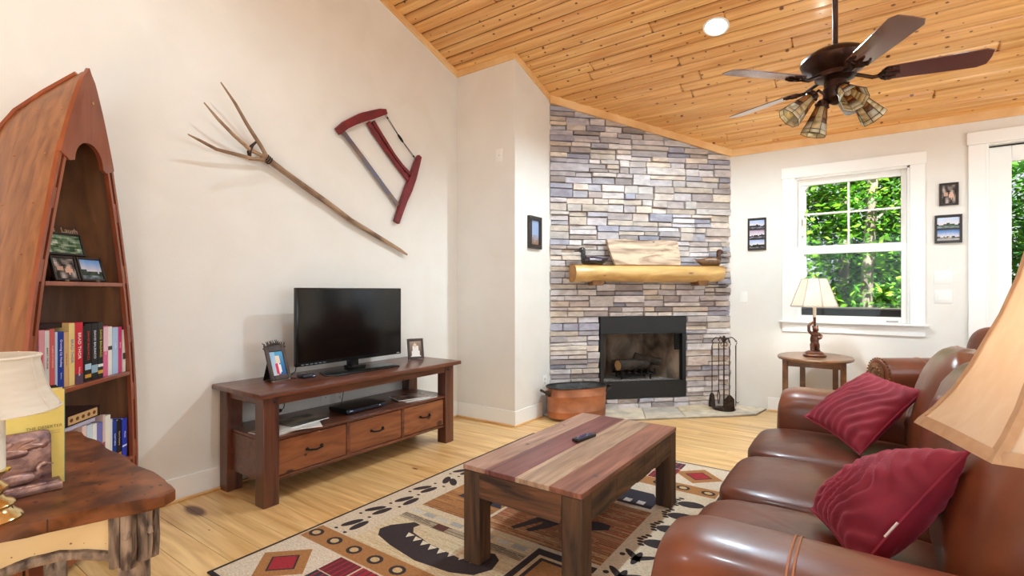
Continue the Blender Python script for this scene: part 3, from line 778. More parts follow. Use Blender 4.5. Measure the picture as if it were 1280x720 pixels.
# ================================================================ FIREPLACE
# coordinates of the stone wall: s along it, o out of it, z up
FO = frame((XC, 4.411, 0), (1, 1, 0), (-1, 1, 0))
def so(s, o, z=0): return FO @ Vector((s, -o, z))
ang45 = PI/4
fp = thing('fireplace_insert', 'black steel fireplace insert set into the stone wall', 'fireplace', so(1.02, .0, .118))
SOOT = M('firebrick_panel', (150, 128, 108), (52, 42, 36), 'noise', (5, 5, 3.2), .9, lo=.38, hi=.68, bump=.004, bscale=(30, 30, 30))
STEEL = M('black_steel', (13, 13, 14), (20, 19, 20), 'noise', (6, 6, 6), .55, 0)
s0, s1, z0, z1 = .54, 1.505, .122, .981
mb = MB(FO); mb.b2((s0, -.012, .806), (s1, .05, z1), bevel=.004); mb.b2((s0, -.018, .800), (s1, .0, .815), bevel=.003); mb.obj('upper_panel', STEEL, fp)
mb = MB(FO); mb.b2((s0+.02, -.012, z0), (s1, .05, .296), bevel=.004); mb.obj('lower_panel', STEEL, fp)
mb = MB(FO); mb.bm.free()
for a, b in ((s0, .575), (1.462, s1)):
    mb = MB(FO); mb.b2((a, -.008, .2962), (b, .06, .8058), bevel=.003); mb.obj('side_frame', STEEL, fp)
mb = MB(FO); a, b, c, d = .585, 1.452, .80, 1.24      # firebox plan narrows towards the back
for (sa, ya, sb, yb2) in ((a, .065, c, .50), (c, .50, d, .50), (d, .50, b, .065)):
    n = Vector((-(yb2-ya), sb-sa)).normalized()*.02
    mb.prism([(sa, ya), (sb, yb2), (sb+n.x, yb2+n.y), (sa+n.x, ya+n.y)], .29, .86)
    L_ = math.hypot(sb-sa, yb2-ya)
mb.obj('firebox_lining', SOOT, fp)
mb = MB(FO); mb.prism([(a, .065), (b, .065), (d, .5), (c, .5)], .861, .87); mb.obj('firebox_ceiling', SOOT, fp)
mb = MB(FO); mb.prism([(a, .065), (b, .065), (d, .5), (c, .5)], .27, .2895); mb.obj('firebox_floor', M('ash_floor', (96, 90, 86), (150, 144, 138), 'noise', (30, 30, 30), .95, bump=.01), fp)
mb = MB(FO)
for k in range(11): mb.b2((1.405, .035, .63+k*.014), (1.45, .05, .638+k*.014))
mb.col(120, 118, 116); mb.b2((1.40, .0505, .62), (1.455, .06, .79)); mb.obj('damper_plate', DARKMETAL, fp)
gr = thing('log_grate', 'black iron log grate inside the fireplace', 'grate', so(1.02, -.24, .29))
mb = MB(FO)
for k in range(6):
    s_ = .83+k*.075; mb.tube([(s_, .12, .41), (s_, .13, .36), (s_, .38, .36), (s_, .40, .43)], .008, 6)
mb.obj('bars', DARKMETAL, gr)
mb = MB(FO)
for y in (.17, .33): mb.tube([(.80, y, .35), (1.24, y, .35)], .008, 6)
mb.obj('cross_bar', DARKMETAL, gr)
for s_ in (.85, 1.18):
    for y in (.17, .33):
        mb = MB(FO); mb.tube([(s_, y, .2905), (s_, y, .352)], .008, 6); mb.obj('leg', DARKMETAL, gr)
CHAR = M('charred_log', (30, 25, 22), (72, 58, 46), 'noise', (9, 9, 9), .9, bump=.012, bscale=(22, 22, 22))
LOGEND = M('cut_log_end', (206, 164, 106), (180, 132, 82), 'noise', (14, 14, 14), .8)
def log(label, p, q, r, end=False):
    p = FO @ Vector(p); q = FO @ Vector(q); t = thing('firewood_log', label, 'log', (p+q)/2-Vector((0, 0, r)), 0, 'logs in the fireplace')
    mb = MB(); n = 9; mb.tube([p.lerp(q, k/n)+Vector((0, 0, .006*nz(k*.8, r*40))) for k in range(n+1)], [r*(1+.10*nz(k*.9, r*90)) for k in range(n+1)], 12); mb.obj('bark', CHAR, t)
    if end:
        mb = MB(); d = (p-q).normalized(); mb.tube([p+d*.001, p+d*.005], r*.93, 12); mb.obj('cut_face', LOGEND, t)
log('charred log with a pale cut end, in front on the fireplace grate', (.79, .13, .450), (1.16, .22, .455), .058, True)
log('charred log lying at the back of the fireplace grate', (.80, .31, .432), (1.22, .33, .432), .055)
log('short charred log laid crosswise on top of the fireplace pile', (1.02, .24, .53), (1.30, .17, .47), .042)

# mantel log and its brackets
MANTEL = M('pine_log_mantel', (190, 146, 84), (230, 190, 120), 'noise', (3, 2, 12), .45, detail=6, distort=1.3, coat=.2, lo=.3, hi=.7, knots=((2.2, 2.2, 5), .05, 'XZ'), knotcol=(130, 84, 40))
MANTELEND = M('mantel_end_grain', (186, 136, 82), (160, 110, 62), 'noise', (16, 16, 16), .7)
mt = thing('mantel_shelf', 'rounded half-log pine mantel shelf across the stone chimney wall', 'mantel', so(1.02, .1, 1.31))
mb = MB(); n = 28; rings = []
for i in range(n+1):
    s = lerp(.205, 1.862, i/n); u = i/n
    bul = 1+.05*nz(s*2.2, 1)+.03*nz(s*6, 4)
    endr = 1.0 if u < .9 else math.sqrt(max(.12, 1-((u-.9)/.1)**2*.85))
    ring = []
    P = [(.0305, 1.516), (.19, 1.516)]
    for k in range(11):
        th = PI*.36-(PI*.36+PI*.5)*k/10
        P.append((.125+.120*math.cos(th)*bul*endr, 1.432+.088*math.sin(th)*bul))
    P.append((.0305, 1.346))
    for o_, z_ in P:
        z_ = min(z_, 1.516); zz = z_ if z_ > 1.45 else 1.45-(1.45-z_)*(.6+.4*endr)
        ring.append(mb.v(so(s+.03*(o_-.1)*(1 if i == 0 else 0), o_, zz)))
    rings.append(ring)
for A, B in zip(rings, rings[1:]):
    for k in range(len(A)): mb.face([A[k], A[(k+1) % len(A)], B[(k+1) % len(A)], B[k]])
mb.face(rings[-1][::-1])
e0 = [v.co.copy() for v in rings[0]]
mb.face(rings[0])
mb.obj('log', MANTEL, mt, sharp=50)
mb = MB(); c0 = sum(e0, Vector())/len(e0); dd = so(-.004, 0)-so(0, 0)
mb.face([mb.v(c0+(p-c0)*.97+dd) for p in e0]); mb.face([mb.v(c0+(p-c0)*.985+dd*.1) for p in e0][::-1]); mb.obj('end_grain', MANTELEND, mt)
for sa in (.455, 1.60):
    mb = MB(frame(so(sa, 0, 0), (1, 1, 0), (0, 0, 1)))     # local x along wall, y up, z out
    mb.prism([(-.055, 1.31), (.055, 1.31), (.06, 1.356), (.06, 1.405), (-.06, 1.405), (-.06, 1.356)], .0305, .19, bevel=.008, seg=2)
    mb.obj('bracket', M('bracket_wood', (148, 104, 60), (112, 74, 42), 'noise', (6, 6, 3), .6), mt)
ZM = 1.5165
# driftwood board
BOARD = M('weathered_board', (222, 196, 170), (112, 80, 60), 'noise', (2.2, 2.2, 13), .8, detail=8, distort=1.1, lo=.42, hi=.66, knots=((1.9, 1.9, 4.6), .10, 'XZ'), knotcol=(58, 34, 26))
m = frame(so(.99, .103, ZM+.001), (1, 1, 0), (0, 0, 1)) @ RX(math.radians(-12))
mb = MB(m); mb.prism([(-.325, 0), (.385, 0), (.40, .04), (.395, .14), (.385, .268), (.2, .272), (-.02, .262), (-.2, .274), (-.40, .27), (-.385, .18), (-.36, .10)], -.02, .02, bevel=.006, seg=2)
tag(mb.obj('wooden_board', BOARD), 'rough weathered wooden board leaning on the mantel between two duck decoys', 'board')
# duck decoys
def duck(label, s, o, face, body_c, breast_c, head_c, back_c, bill_c, gloss):
    t = thing('duck_decoy', label, 'duck decoy', so(s, o, ZM))
    m = frame(so(s, o, ZM), (face, face, 0), (0, 0, 1)) @ Matrix(((1, 0, 0, 0), (0, 0, 1, 0), (0, 1, 0, 0), (0, 0, 0, 1)))   # x forward, z up
    mat = M('duck_'+gloss, (255, 255, 255), (214, 214, 214), attr=True, scale=(40, 40, 40), rough=.22, coat=.3)
    mb = MB(m)
    def bf(u, v):
        x = lerp(-.165, .135, u); a = 2*PI*v
        prof = interp(((0, .012), (.12, .30), (.3, .75), (.55, 1.0), (.78, .95), (.92, .65), (1, .06)), u)
        top = .085*prof+.012; w = .062*prof
        z = .045*(1-.0*u)+(.045*prof if math.sin(a) > 0 else .0445*min(1, prof*1.6))*math.sin(a)
        if u < .25: z += (.25-u)*.10
        return Vector((x, w*math.cos(a), max(.0005, z)))
    def bc(u, v):
        if u > .8: return srgb(*breast_c)
        s_ = math.sin(2*PI*v)
        if s_ > .55: return srgb(*back_c)
        if .1 < s_ <= .55 and .25 < u < .7: return srgb(*mixc(back_c, (206, 206, 214), .5))
        return srgb(*body_c)
    mb.grid(bf, 20, 18, cv=True, cfn=bc)
    mb.obj('body', mat, t)
    mb = MB(m); mb.col(*head_c)
    mb.tube([(.10, 0, .07), (.112, 0, .095), (.108, 0, .12), (.112, 0, .138)], [.034, .026, .024, .026], 12)
    mb.ball((.122, 0, .148), (.038, .027, .030)); mb.col(10, 10, 10)
    for y in (-.025, .025): mb.ball((.132, y, .154), .0045, seg=8, rings=6)
    mb.obj('head', mat, t)
    mb = MB(m); mb.col(*bill_c)
    mb.box((.178, 0, .136), (.05, .024, .012), bevel=.004, seg=2); mb.box((.158, 0, .141), (.018, .022, .018), bevel=.005); mb.obj('bill', mat, t)
duck('black and dark blue duck decoy on the left of the mantel, looking left', .425, .13, -1, (34, 30, 36), (16, 18, 24), (40, 42, 46), (62, 48, 62), (60, 62, 64), 'dark')
duck('brown duck decoy on the right end of the mantel, looking right', 1.70, .13, 1, (112, 78, 54), (92, 58, 42), (84, 46, 28), (140, 104, 70), (110, 94, 84), 'brown')

# fireplace tool set
t = thing('fireplace_tool_set', 'black iron fireplace tool stand with shovel, brush, poker and tongs on the hearth', 'fireplace tools', so(1.80, .24, .026))
IRON = M('tool_iron', (40, 32, 28), (70, 56, 48), 'noise', (30, 30, 30), .42, .7)
FT = frame(so(1.80, .24, .026), (.8, .6, 0), (-.6, .8, 0))
mb = MB(FT); mb.lathe([(.0, 0), (.11, 0), (.115, .006), (.09, .016), (.02, .022), (.012, .03)], 20); mb.obj('base', IRON, t)
mb = MB(FT); mb.tube([(0, 0, .02), (0, 0, .74)], .007, 8); mb.ball((0, 0, .75), .014); mb.obj('post', IRON, t)
mb = MB(FT)
for a in (0, PI/2, PI, 3*PI/2):
    c, s_ = math.cos(a), math.sin(a)
    mb.tube([(0, 0, .69), (.035*c, .035*s_, .735), (.085*c, .085*s_, .745), (.115*c, .115*s_, .72), (.125*c, .125*s_, .70), (.135*c, .135*s_, .71)], .005, 6)
for sx in (-1, 1): mb.tube([(sx*.012, 0, .70), (sx*.03, 0, .69), (sx*.034, 0, .665), (sx*.02, 0, .65), (sx*.01, 0, .665)], .004, 6)
mb.obj('hook_arms', IRON, t)
def tool(x, y, name, end):
    mb = MB(FT); mb.tube([(x, y, .17), (x, y, .45), (x, y, .66)], [.0045, .0045, .006], 7); mb.tube([(x, y, .66), (x+.012, y, .69), (x, y, .71), (x-.012, y, .69), (x, y, .663)], .0035, 6)
    end(mb, x, y); mb.obj(name, IRON, t)
def shovel(mb, x, y): mb.prism([(x-.012, .17), (x+.012, .17), (x+.05, .13), (x+.054, .04), (x+.045, .01), (x-.045, .01), (x-.054, .04), (x-.05, .13)], -.003, .003, T(0, y, 0) @ RX(PI/2), bevel=.002)
def brush(mb, x, y): mb.lathe([(.01, .17), (.022, .15), (.03, .10), (.036, .03)], 12, T(x, y, 0))
def poker(mb, x, y): mb.tube([(x, y, .18), (x, y, .05), (x, y, .02)], [.005, .005, .002], 7); mb.tube([(x, y, .08), (x+.02, y, .06), (x+.035, y, .075)], [.004, .004, .002], 6)
def tongs(mb, x, y):
    for d in (-1, 1): mb.tube([(x, y, .18), (x+d*.014, y, .12), (x+d*.004, y, .03)], .004, 6)
tool(0, -.125, 'shovel', shovel); tool(-.125, 0, 'brush', brush); tool(.125, 0, 'poker', poker); tool(0, .125, 'tongs', tongs)

# copper boiler
COPPER = M('copper', (198, 134, 98), (150, 98, 72), 'noise', (6, 6, 9), .46, .7, lo=.3, hi=.75, bump=.002, bscale=(14, 14, 14))
ZINC = M('dull_zinc', (120, 122, 120), (84, 86, 86), 'noise', (12, 12, 12), .5, .5)
t = thing('copper_boiler', 'oval copper wash boiler with iron rim standing on the hearth by the chimney side', 'copper tub', (-2.335, 4.41, .026), math.radians(54))
def oval(rx, ry, z, n=40, p=2.6):
    return [(rx*math.copysign(abs(math.cos(2*PI*k/n))**(2/p), math.cos(2*PI*k/n)), ry*math.copysign(abs(math.sin(2*PI*k/n))**(2/p), math.sin(2*PI*k/n)), z) for k in range(n)]
def oval_shell(mb, prof):
    Rg = [[mb.v(p) for p in oval(.305*k, .165*k if k > .2 else .165*k, z)] for k, z in prof]
    for A, B in zip(Rg, Rg[1:]):
        for i in range(len(A)): mb.face([A[i], A[(i+1) % len(A)], B[(i+1) % len(A)], B[i]])
    mb.face(Rg[0][::-1]); return Rg
mb = MB(); Rg = oval_shell(mb, ((.94, 0), (.97, .008), (.972, .055), (.985, .06), (.985, .068), (.973, .073), (.985, .20), (1.0, .206), (1.0, .216), (.988, .221), (1.0, .292)))
mb.obj('body', COPPER, t, local=True)
mb = MB(); Rg = oval_shell(mb, ((.93, .012), (.965, .02), (.985, .29))); mb.obj('lining', ZINC, t, local=True)
mb = MB(); mb.tube(oval(.306, .166, .293), .0085, 8, closed=True); mb.obj('rim', M('dark_rim', (52, 46, 42), (84, 74, 66), 'noise', (20, 20, 20), .5, .7), t, local=True)
for sx in (-1, 1):
    mb = MB(); mb.box((sx*.312, 0, .232), (.012, .09, .05), bevel=.004); mb.tube([(sx*.315, -.035, .23), (sx*.365, -.04, .262), (sx*.378, 0, .268), (sx*.365, .04, .262), (sx*.315, .035, .23)], [.008, .011, .013, .011, .008], 8)
    mb.obj('handle', M('dark_rim', (0, 0, 0)), t, local=True)

# ================================================================ THINGS HUNG ON THE WALLS
PITCH = M('fork_wood', (180, 148, 118), (118, 90, 70), 'noise', (40, 5, 5), .8, detail=6, bump=.001)
t = thing('hay_fork', 'old three-tined wooden hay fork hung slantwise on the left wall', 'hay fork', (XL, 2.2, 1.9))
def wl(y, z, x): return Vector((XL+x, y, z))
mb = MB(); H_ = [(1.775, 2.165, .05), (1.83, 2.13, .05), (1.934, 2.078, .045), (2.088, 2.004, .042), (2.278, 1.916, .038), (2.485, 1.81, .036), (2.771, 1.699, .034), (3.0, 1.61, .032), (3.087, 1.573, .03)]
mb.tube([wl(*p) for p in H_], [.024, .022, .020, .021, .020, .019, .018, .015, .008], 10); mb.obj('shaft', PITCH, t)
for pts in (((1.47, 2.525, .135), (1.565, 2.43, .115), (1.656, 2.325, .085), (1.747, 2.231, .06), (1.80, 2.165, .05)),
            ((1.373, 2.37, .14), (1.462, 2.30, .12), (1.565, 2.237, .09), (1.69, 2.173, .06), (1.79, 2.155, .05)),
            ((1.283, 2.157, .15), (1.364, 2.142, .125), (1.462, 2.121, .095), (1.693, 2.121, .06), (1.80, 2.135, .05))):
    mb = MB(); mb.tube([wl(*p) for p in pts], [.004, .009, .011, .013, .012], 8); mb.obj('tine', PITCH, t)
mb = MB(); mb.tube([wl(1.735, 2.245, .055), wl(1.70, 2.205, .07), wl(1.685, 2.165, .07), wl(1.685, 2.11, .06)], .007, 7); mb.tube([wl(1.735, 2.245, .055), wl(1.70, 2.205, .04), wl(1.685, 2.165, .035), wl(1.685, 2.11, .06)], .007, 7)
mb.obj('iron_binding', M('rust_iron', (70, 42, 36), (48, 32, 30), 'noise', (30, 30, 30), .6, .4), t)
mb = MB()
for k in range(3): mb.tube([wl(1.80+.012*k+.012*math.cos(a)*0+.024*math.sin(a)*.45, 2.148-.008*k+.024*math.sin(a)*.9, .05+.026*math.cos(a)) for a in [2*PI*q/12 for q in range(12)]], .004, 5, closed=True)
mb.obj('wire_wrap', DARKMETAL, t)
mb = MB(); mb.tube([wl(2.30, 1.93, 0), wl(2.30, 1.93, .02)], .004, 6); mb.tube([wl(1.86, 2.13, 0), wl(1.86, 2.13, .03)], .004, 6); mb.obj('wall_nail', DARKMETAL, t)

RWOOD = M('red_painted_wood', (128, 32, 40), (92, 30, 34), 'noise', (16, 16, 16), .5, lo=.35, hi=.7)
t = thing('bow_saw', 'antique red-framed bow saw with turnbuckle wire hung on the left wall', 'saw', (XL, 2.8, 2.3))
def slab(mb, pts, ws, x0, x1):
    # a flat bent bar: centreline in (y,z) with half widths
    n = len(pts); L_ = []; R_ = []
    for i in range(n):
        a = Vector(pts[max(i-1, 0)]); b = Vector(pts[min(i+1, n-1)]); d = (b-a).normalized(); nn = Vector((-d.y, d.x))
        L_.append(Vector(pts[i])+nn*ws[i]); R_.append(Vector(pts[i])-nn*ws[i])
    poly = [(p.x, p.y) for p in L_]+[(p.x, p.y) for p in R_[::-1]]
    mb.prism(poly, XL+x0, XL+x1, YZ, bevel=.003)
mb = MB(); slab(mb, [(2.372, 2.478), (2.44, 2.545), (2.52, 2.60), (2.60, 2.65), (2.70, 2.70), (2.78, 2.742), (2.845, 2.768)], [.027, .03, .031, .036, .034, .03, .02], .012, .05); mb.obj('upper_arm', RWOOD, t)
mb = MB(); slab(mb, [(3.235, 2.478), (3.20, 2.40), (3.15, 2.27), (3.10, 2.16), (3.045, 2.05), (2.995, 1.93), (2.96, 1.845)], [.018, .027, .034, .036, .03, .026, .026], .012, .05); mb.obj('lower_arm', RWOOD, t)
mb = MB(); slab(mb, [(2.66, 2.63), (2.72, 2.56), (2.80, 2.49), (2.90, 2.40), (3.0, 2.32), (3.10, 2.24)], [.016, .014, .014, .013, .014, .016], .016, .040)
slab(mb, [(2.71, 2.65), (2.77, 2.585), (2.85, 2.505), (2.93, 2.425), (3.02, 2.35), (3.12, 2.29)], [.016, .014, .013, .012, .014, .016], .018, .042); mb.obj('stretcher', RWOOD, t)
mb = MB(); slab(mb, [(2.425, 2.488), (2.60, 2.335), (2.80, 2.155), (2.985, 1.995)], [.021, .021, .021, .021], .028, .0305); mb.obj('blade', M('old_steel', (104, 110, 132), (130, 112, 104), 'noise', (12, 12, 12), .4, .6), t)
mb = MB()
for dx in (-.008, .008): mb.tube([wl(2.835, 2.75, .03+dx), wl(2.99, 2.603, .03+dx*.3)], .0025, 5); mb.tube([wl(3.03, 2.567, .03+dx*.3), wl(3.205, 2.43, .03+dx)], .0025, 5)
mb.obj('tension_wire', DARKMETAL, t)
mb = MB(); mb.tube([wl(2.975, 2.617, .03), wl(2.99, 2.603, .03), wl(3.01, 2.585, .03), wl(3.03, 2.567, .03), wl(3.045, 2.553, .03)], [.004, .012, .014, .012, .004], 8, flat=.6)
for p in ((2.865, 2.722), (3.165, 2.462)): mb.ball(wl(*p, .03), .009, seg=8, rings=6)
mb.obj('turnbuckle', DARKMETAL, t)
mb = MB(); mb.tube([wl(2.60, 2.655, 0), wl(2.60, 2.655, .013)], .005, 6); mb.tube([wl(3.15, 2.27, 0), wl(3.15, 2.27, .013)], .005, 6); mb.obj('wall_nail', DARKMETAL, t)

FRB = M('black_frame', (30, 24, 22), (44, 34, 30), 'noise', (20, 20, 20), .35, coat=.2)
def lake(sd, sky=(170, 190, 225), ground=(60, 46, 40)):
    def f(u, v):
        h = .38+.18*nz(u*3+sd, sd)+.12*nz(u*9, sd)
        if v > h: return mixc((224, 214, 220), sky, (v-h)*1.8)
        if v > .2: return mixc(ground, (40, 52, 44), nz(u*6, v*6, sd)+.5)
        return mixc((140, 150, 170), ground, nz(u*5, v*9, sd)+.5)
    return f
def faces(u, v):
    n = nz(u*4, v*4, 9); 
    if (u-.68)**2+(v-.42)**2 < .03: return (222, 178, 156)
    if (u-.3)**2+(v-.5)**2 < .02: return (200, 160, 140)
    return mixc((40, 34, 34), (190, 176, 166), n+.45)
def wall_frame(label, m, w, h, depth, bar, panes, fns, group=None, cat='picture frame'):
    t = thing('picture_frame', label, cat, m.translation, 0, group)
    mb = MB(m); n = len(panes)
    mb.b2((-w/2, -h/2, 0), (w/2, -h/2+bar, depth), bevel=.002); mb.b2((-w/2, h/2-bar, 0), (w/2, h/2, depth), bevel=.002)
    mb.b2((-w/2, -h/2+bar, 0), (-w/2+bar, h/2-bar, depth), bevel=.002); mb.b2((w/2-bar, -h/2+bar, 0), (w/2, h/2-bar, depth), bevel=.002)
    ih = (h-2*bar)/n
    for k in range(1, n): mb.b2((-w/2+bar, -h/2+bar+ih*k-bar*.4, 0), (w/2-bar, -h/2+bar+ih*k+bar*.4, depth*.9), bevel=.001)
    mb.b2((-w/2+bar*.5, -h/2+bar*.5, 0), (w/2-bar*.5, h/2-bar*.5, depth*.4))
    mb.obj('frame', FRB, t)
    for k in range(n):
        mb = MB(m); mb.picture(T(0, -h/2+bar+ih*(k+.5), depth*.45), w-2*bar, ih-(.8*bar if n > 1 else 0), fns[k], 14, 10); mb.obj('photograph', VCG, t)
wall_frame('tall black frame with three landscape photos, left of the window', on_back(-.944, 1.855), .178, .342, .02, .017, 'abc', [lake(1), lake(2, (190, 170, 190)), lake(3)])
wall_frame('small square black frame with a group photo, above the two-photo frame', on_back(.598, 2.107), .130, .198, .02, .018, 'a', [faces])
wall_frame('black frame with two landscape photos one above the other, right of the window', on_back(.594, 1.80), .186, .25, .02, .017, 'ab', [lake(5, (90, 130, 190), (190, 170, 140)), lake(7, (200, 214, 235), (80, 100, 60))])
wall_frame('narrow dark brown picture frame on the white chimney side wall', on_side(4.108, 1.82), .222, .314, .03, .04, 'a', [lambda u, v: mixc((150, 110, 80), (150, 170, 205), v*2.2+nz(u*5, v*5)*.5)])

# ================================================================ CANOE BOOKCASE
CX, CY_ = -2.955, .755
cb = thing('canoe_bookcase', 'tall wooden bookcase shaped like an upended canoe in the left corner', 'bookcase', (CX, CY_, 0), math.radians(135.567))
HULL = M('canoe_planking', (122, 72, 38), (166, 108, 62), 'noise', (30, 30, 1.6), .4, detail=7, lo=.3, hi=.72, distort=.5, coat=.25)
HULLIN = M('canoe_inside', (92, 56, 30), (128, 82, 46), 'noise', (13, 13, 1.3), .5, detail=6, lo=.3, hi=.72, distort=1.2)
CHERRY = M('cherry_wood', (124, 58, 35), (162, 86, 52), 'noise', (9, 9, 2.4), .3, detail=6, lo=.3, hi=.7, distort=1.0, coat=.4)
WTAB = ((0, .395), (.34, .408), (.7, .392), (.97, .365), (1.2, .332), (1.35, .303), (1.6, .245), (1.85, .182), (2.05, .112), (2.17, .062), (2.262, .016))
DTAB = ((0, .40), (1.5, .40), (1.85, .385), (2.02, .33), (2.12, .22), (2.2, .11), (2.262, .02))
def smooth(tab, z): return (interp(tab, z-.06 if z > .06 else 0)+interp(tab, z)*2+interp(tab, min(z+.06, 2.262)))/4 if z < 2.18 else interp(tab, z)
def section(w, d, n=17, p=1.5):
    out = []
    for k in range(n):
        a = PI*k/(n-1); c, s = math.cos(a), math.sin(a)
        out.append((w*math.copysign(abs(c)**(2/p), c), d*abs(s)**(2/p)))
    return out
NZ_ = 46
def hull(mb, inset, z0, z1):
    Rg = []
    for i in range(NZ_):
        z = lerp(z0, z1, i/(NZ_-1)); w = max(.003, smooth(WTAB, z)-inset); d = max(.003, smooth(DTAB, z)-inset)
        Rg.append([mb.v((x, y, z)) for x, y in section(w, d, 17, 1.5 if z < 1.2 else lerp(1.5, 1.12, min(1, (z-1.2)/.8)))])
    for A, B in zip(Rg, Rg[1:]):
        for k in range(len(A)-1): mb.face([A[k], A[k+1], B[k+1], B[k]])
    return Rg
mb = MB(); O_ = hull(mb, 0, 0.0, 2.262); I_ = hull(mb, .012, 0.0, 2.25)
for k in (0, -1):
    for i in range(NZ_-1): mb.face([O_[i][k], O_[i+1][k], I_[i+1][k], I_[i][k]])
for A, B in ((O_[0], I_[0]), (O_[-1], I_[-1])):
    for k in range(len(A)-1): mb.face([A[k], A[k+1], B[k+1], B[k]])
hl = mb.obj('hull', HULL, cb, local=True, sharp=50)
mb = MB(); hull(mb, .0135, .01, 2.2); mb.obj('inner_planking', HULLIN, hl, local=True)
mb = MB(); K = [(0, smooth(DTAB, z)+.004, z) for z in [lerp(.02, 2.255, i/24) for i in range(25)]]; mb.tube(K, .014, 6); mb.obj('keel_strip', CHERRY, cb, local=True)
mb = MB()
for i in range(9):
    for sx in (-1, 1):
        for q in (.12, .5, .85):
            z = .3+i*.22; w, d = smooth(WTAB, z), smooth(DTAB, z); x, y = section(w, d, 41, 1.5 if z < 1.2 else lerp(1.5, 1.12, min(1, (z-1.2)/.8)))[int(2+q*17)]
            mb.ball((sx*x*1.002, y*1.002, z), .005, seg=6, rings=4)
mb.obj('copper_rivets', COPPER, hl, local=True)
def strip(mb, off, wd, y0, y1, za, zb, sx, n=30):
    Rg = []
    for i in range(n):
        z = lerp(za, zb, i/(n-1)); w = smooth(WTAB, z)-off
        Rg.append([mb.v((sx*w, y0, z)), mb.v((sx*(w-wd), y0, z)), mb.v((sx*(w-wd), y1, z)), mb.v((sx*w, y1, z))])
    for A, B in zip(Rg, Rg[1:]):
        for k in range(4): mb.face([A[k], A[(k+1) % 4], B[(k+1) % 4], B[k]])
    mb.face(Rg[0]); mb.face(Rg[-1][::-1])
for sx in (-1, 1):
    mb = MB(); strip(mb, -.008, .016, -.013, .004, 0, 1.90, sx); strip(mb, .024, .016, -.012, .006, 0, 1.90, sx)
    z = .05
    while z < 1.84:
        strip(mb, .007, .018, -.010, .004, z, min(z+.09, 1.86), sx, 4); z += .31
    mb.obj('gunwale', CHERRY, cb, local=True)
mb = MB()
P = []
for i in range(14):
    z = lerp(1.85, 2.262, i/13); P.append((smooth(WTAB, z)+.009 if i < 13 else .014, z))
arch = [(.10*math.cos(a), 1.835+.10*math.sin(a)) for a in [PI*k/12 for k in range(13)]]
tabR = [(.100, 1.845), (.13, 1.825), (.185, 1.845)]
poly = [(x, z) for x, z in arch]                                   # right to left over the arch
poly = poly+[(-.10, 1.835), (-.13, 1.825), (-.19, 1.85)]+[(-x, z) for x, z in P]+[(0, 2.285)]+[(x, z) for x, z in P[::-1]]+[(.19, 1.85), (.13, 1.825)]
mb.prism(poly, 0, .017, RX(PI/2) @ T(0, 0, 0), bevel=.005, seg=2)
mb.obj('bow_deck', CHERRY, cb, local=True)
mb = MB(); mb.lathe([(.007, 0), (.007, .004), (.003, .006)], 10, T(.02, -.0165, 2.13) @ RX(PI/2)); mb.obj('brass_screw', BRASS, cb, local=True)
def bshelf(z, th=.018):
    mb = MB(); w, d = smooth(WTAB, z)-.043, smooth(DTAB, z)-.02
    pts = [(x, max(y, -.0)) for x, y in section(w, d, 21)]
    mb.prism([(w, -.012)]+pts+[(-w, -.012)], z-th, z, bevel=.001); mb.obj('shelf', CHERRY, cb, local=True)
SH = (1.292, .826, .37)
for z in SH: bshelf(z)
mb = MB(); w, d = smooth(WTAB, .06)-.02, smooth(DTAB, .06)-.02
mb.prism(section(w, d, 21), .03, .06); mb.obj('floor_board', CHERRY, cb, local=True)

# books: local frame of the bookcase (x right, y into it)
BM = T(CX, CY_, 0) @ RZ(math.radians(135.567))
PAPER = (232, 222, 204)
def book(label, x0, x1, z, h, depth, col, txt=None, tcol=(255, 255, 255), group=None, y0=.012, name='book', bands=()):
    g = .0006; w = x1-x0-2*g; m = BM @ T((x0+x1)/2, y0, z+.0008); mb = MB(m)
    mb.col(*col); mb.b2((-w/2, 0, 0), (-w/2+.0022, depth, h)); mb.b2((w/2-.0022, 0, 0), (w/2, depth, h)); mb.b2((-w/2, -.001, 0), (w/2, .0022, h), bevel=.0008)
    mb.col(*PAPER); mb.b2((-w/2+.0023, .0023, .003), (w/2-.0023, depth-.004, h-.004))
    for za, zb, c in bands: mb.col(*c); mb.b2((-w/2, -.0018, h*za), (w/2, -.0009, h*zb))
    if txt:
        for s_, pos, size in txt:
            mb.text(s_, T(0, -.0022, h*pos) @ RX(PI/2) @ RZ(-PI/2), size, tcol, wscale=.8)
    o = mb.obj(name, VCG); return tag(o, label, 'book', group)
G1 = 'books on the middle shelf of the canoe bookcase'
Z1 = SH[1]
book('pink and white paperback, leftmost on the middle shelf', -.272, -.240, Z1, .262, .16, (222, 150, 160), [('DREAMS', .55, .014)], (190, 60, 80), G1)
book('grey-white paperback second from the left on the middle shelf', -.239, -.211, Z1, .258, .16, (214, 208, 206), [('BARRETT  THE LODGE', .55, .011)], (120, 70, 60), G1)
book('salmon red paperback between the grey-white and pale blue ones', -.210, -.180, Z1, .262, .16, (204, 92, 92), [('PLAINS OF PASSAGE', .55, .013)], (240, 190, 180), G1)
book('pale blue paperback left of the dark blue hockey book', -.179, -.163, Z1, .248, .15, (186, 204, 226), None, group=G1)
book('dark blue book lettered Growing Up Hockey', -.162, -.125, Z1, .247, .16, (34, 58, 150), [('Growing Up Hockey', .62, .018), ('Burkhard', .22, .009)], (236, 238, 250), G1)
book('tan paperback right of the dark blue hockey book', -.124, -.094, Z1, .243, .15, (212, 168, 116), [('~ ~ ~ ~', .5, .02)], (110, 70, 40), G1)
book('pale yellow hardback with grey-blue lettering on the middle shelf', -.093, -.054, Z1, .280, .17, (236, 208, 138), [('BRAD THOR', .55, .024)], (136, 140, 176), G1)
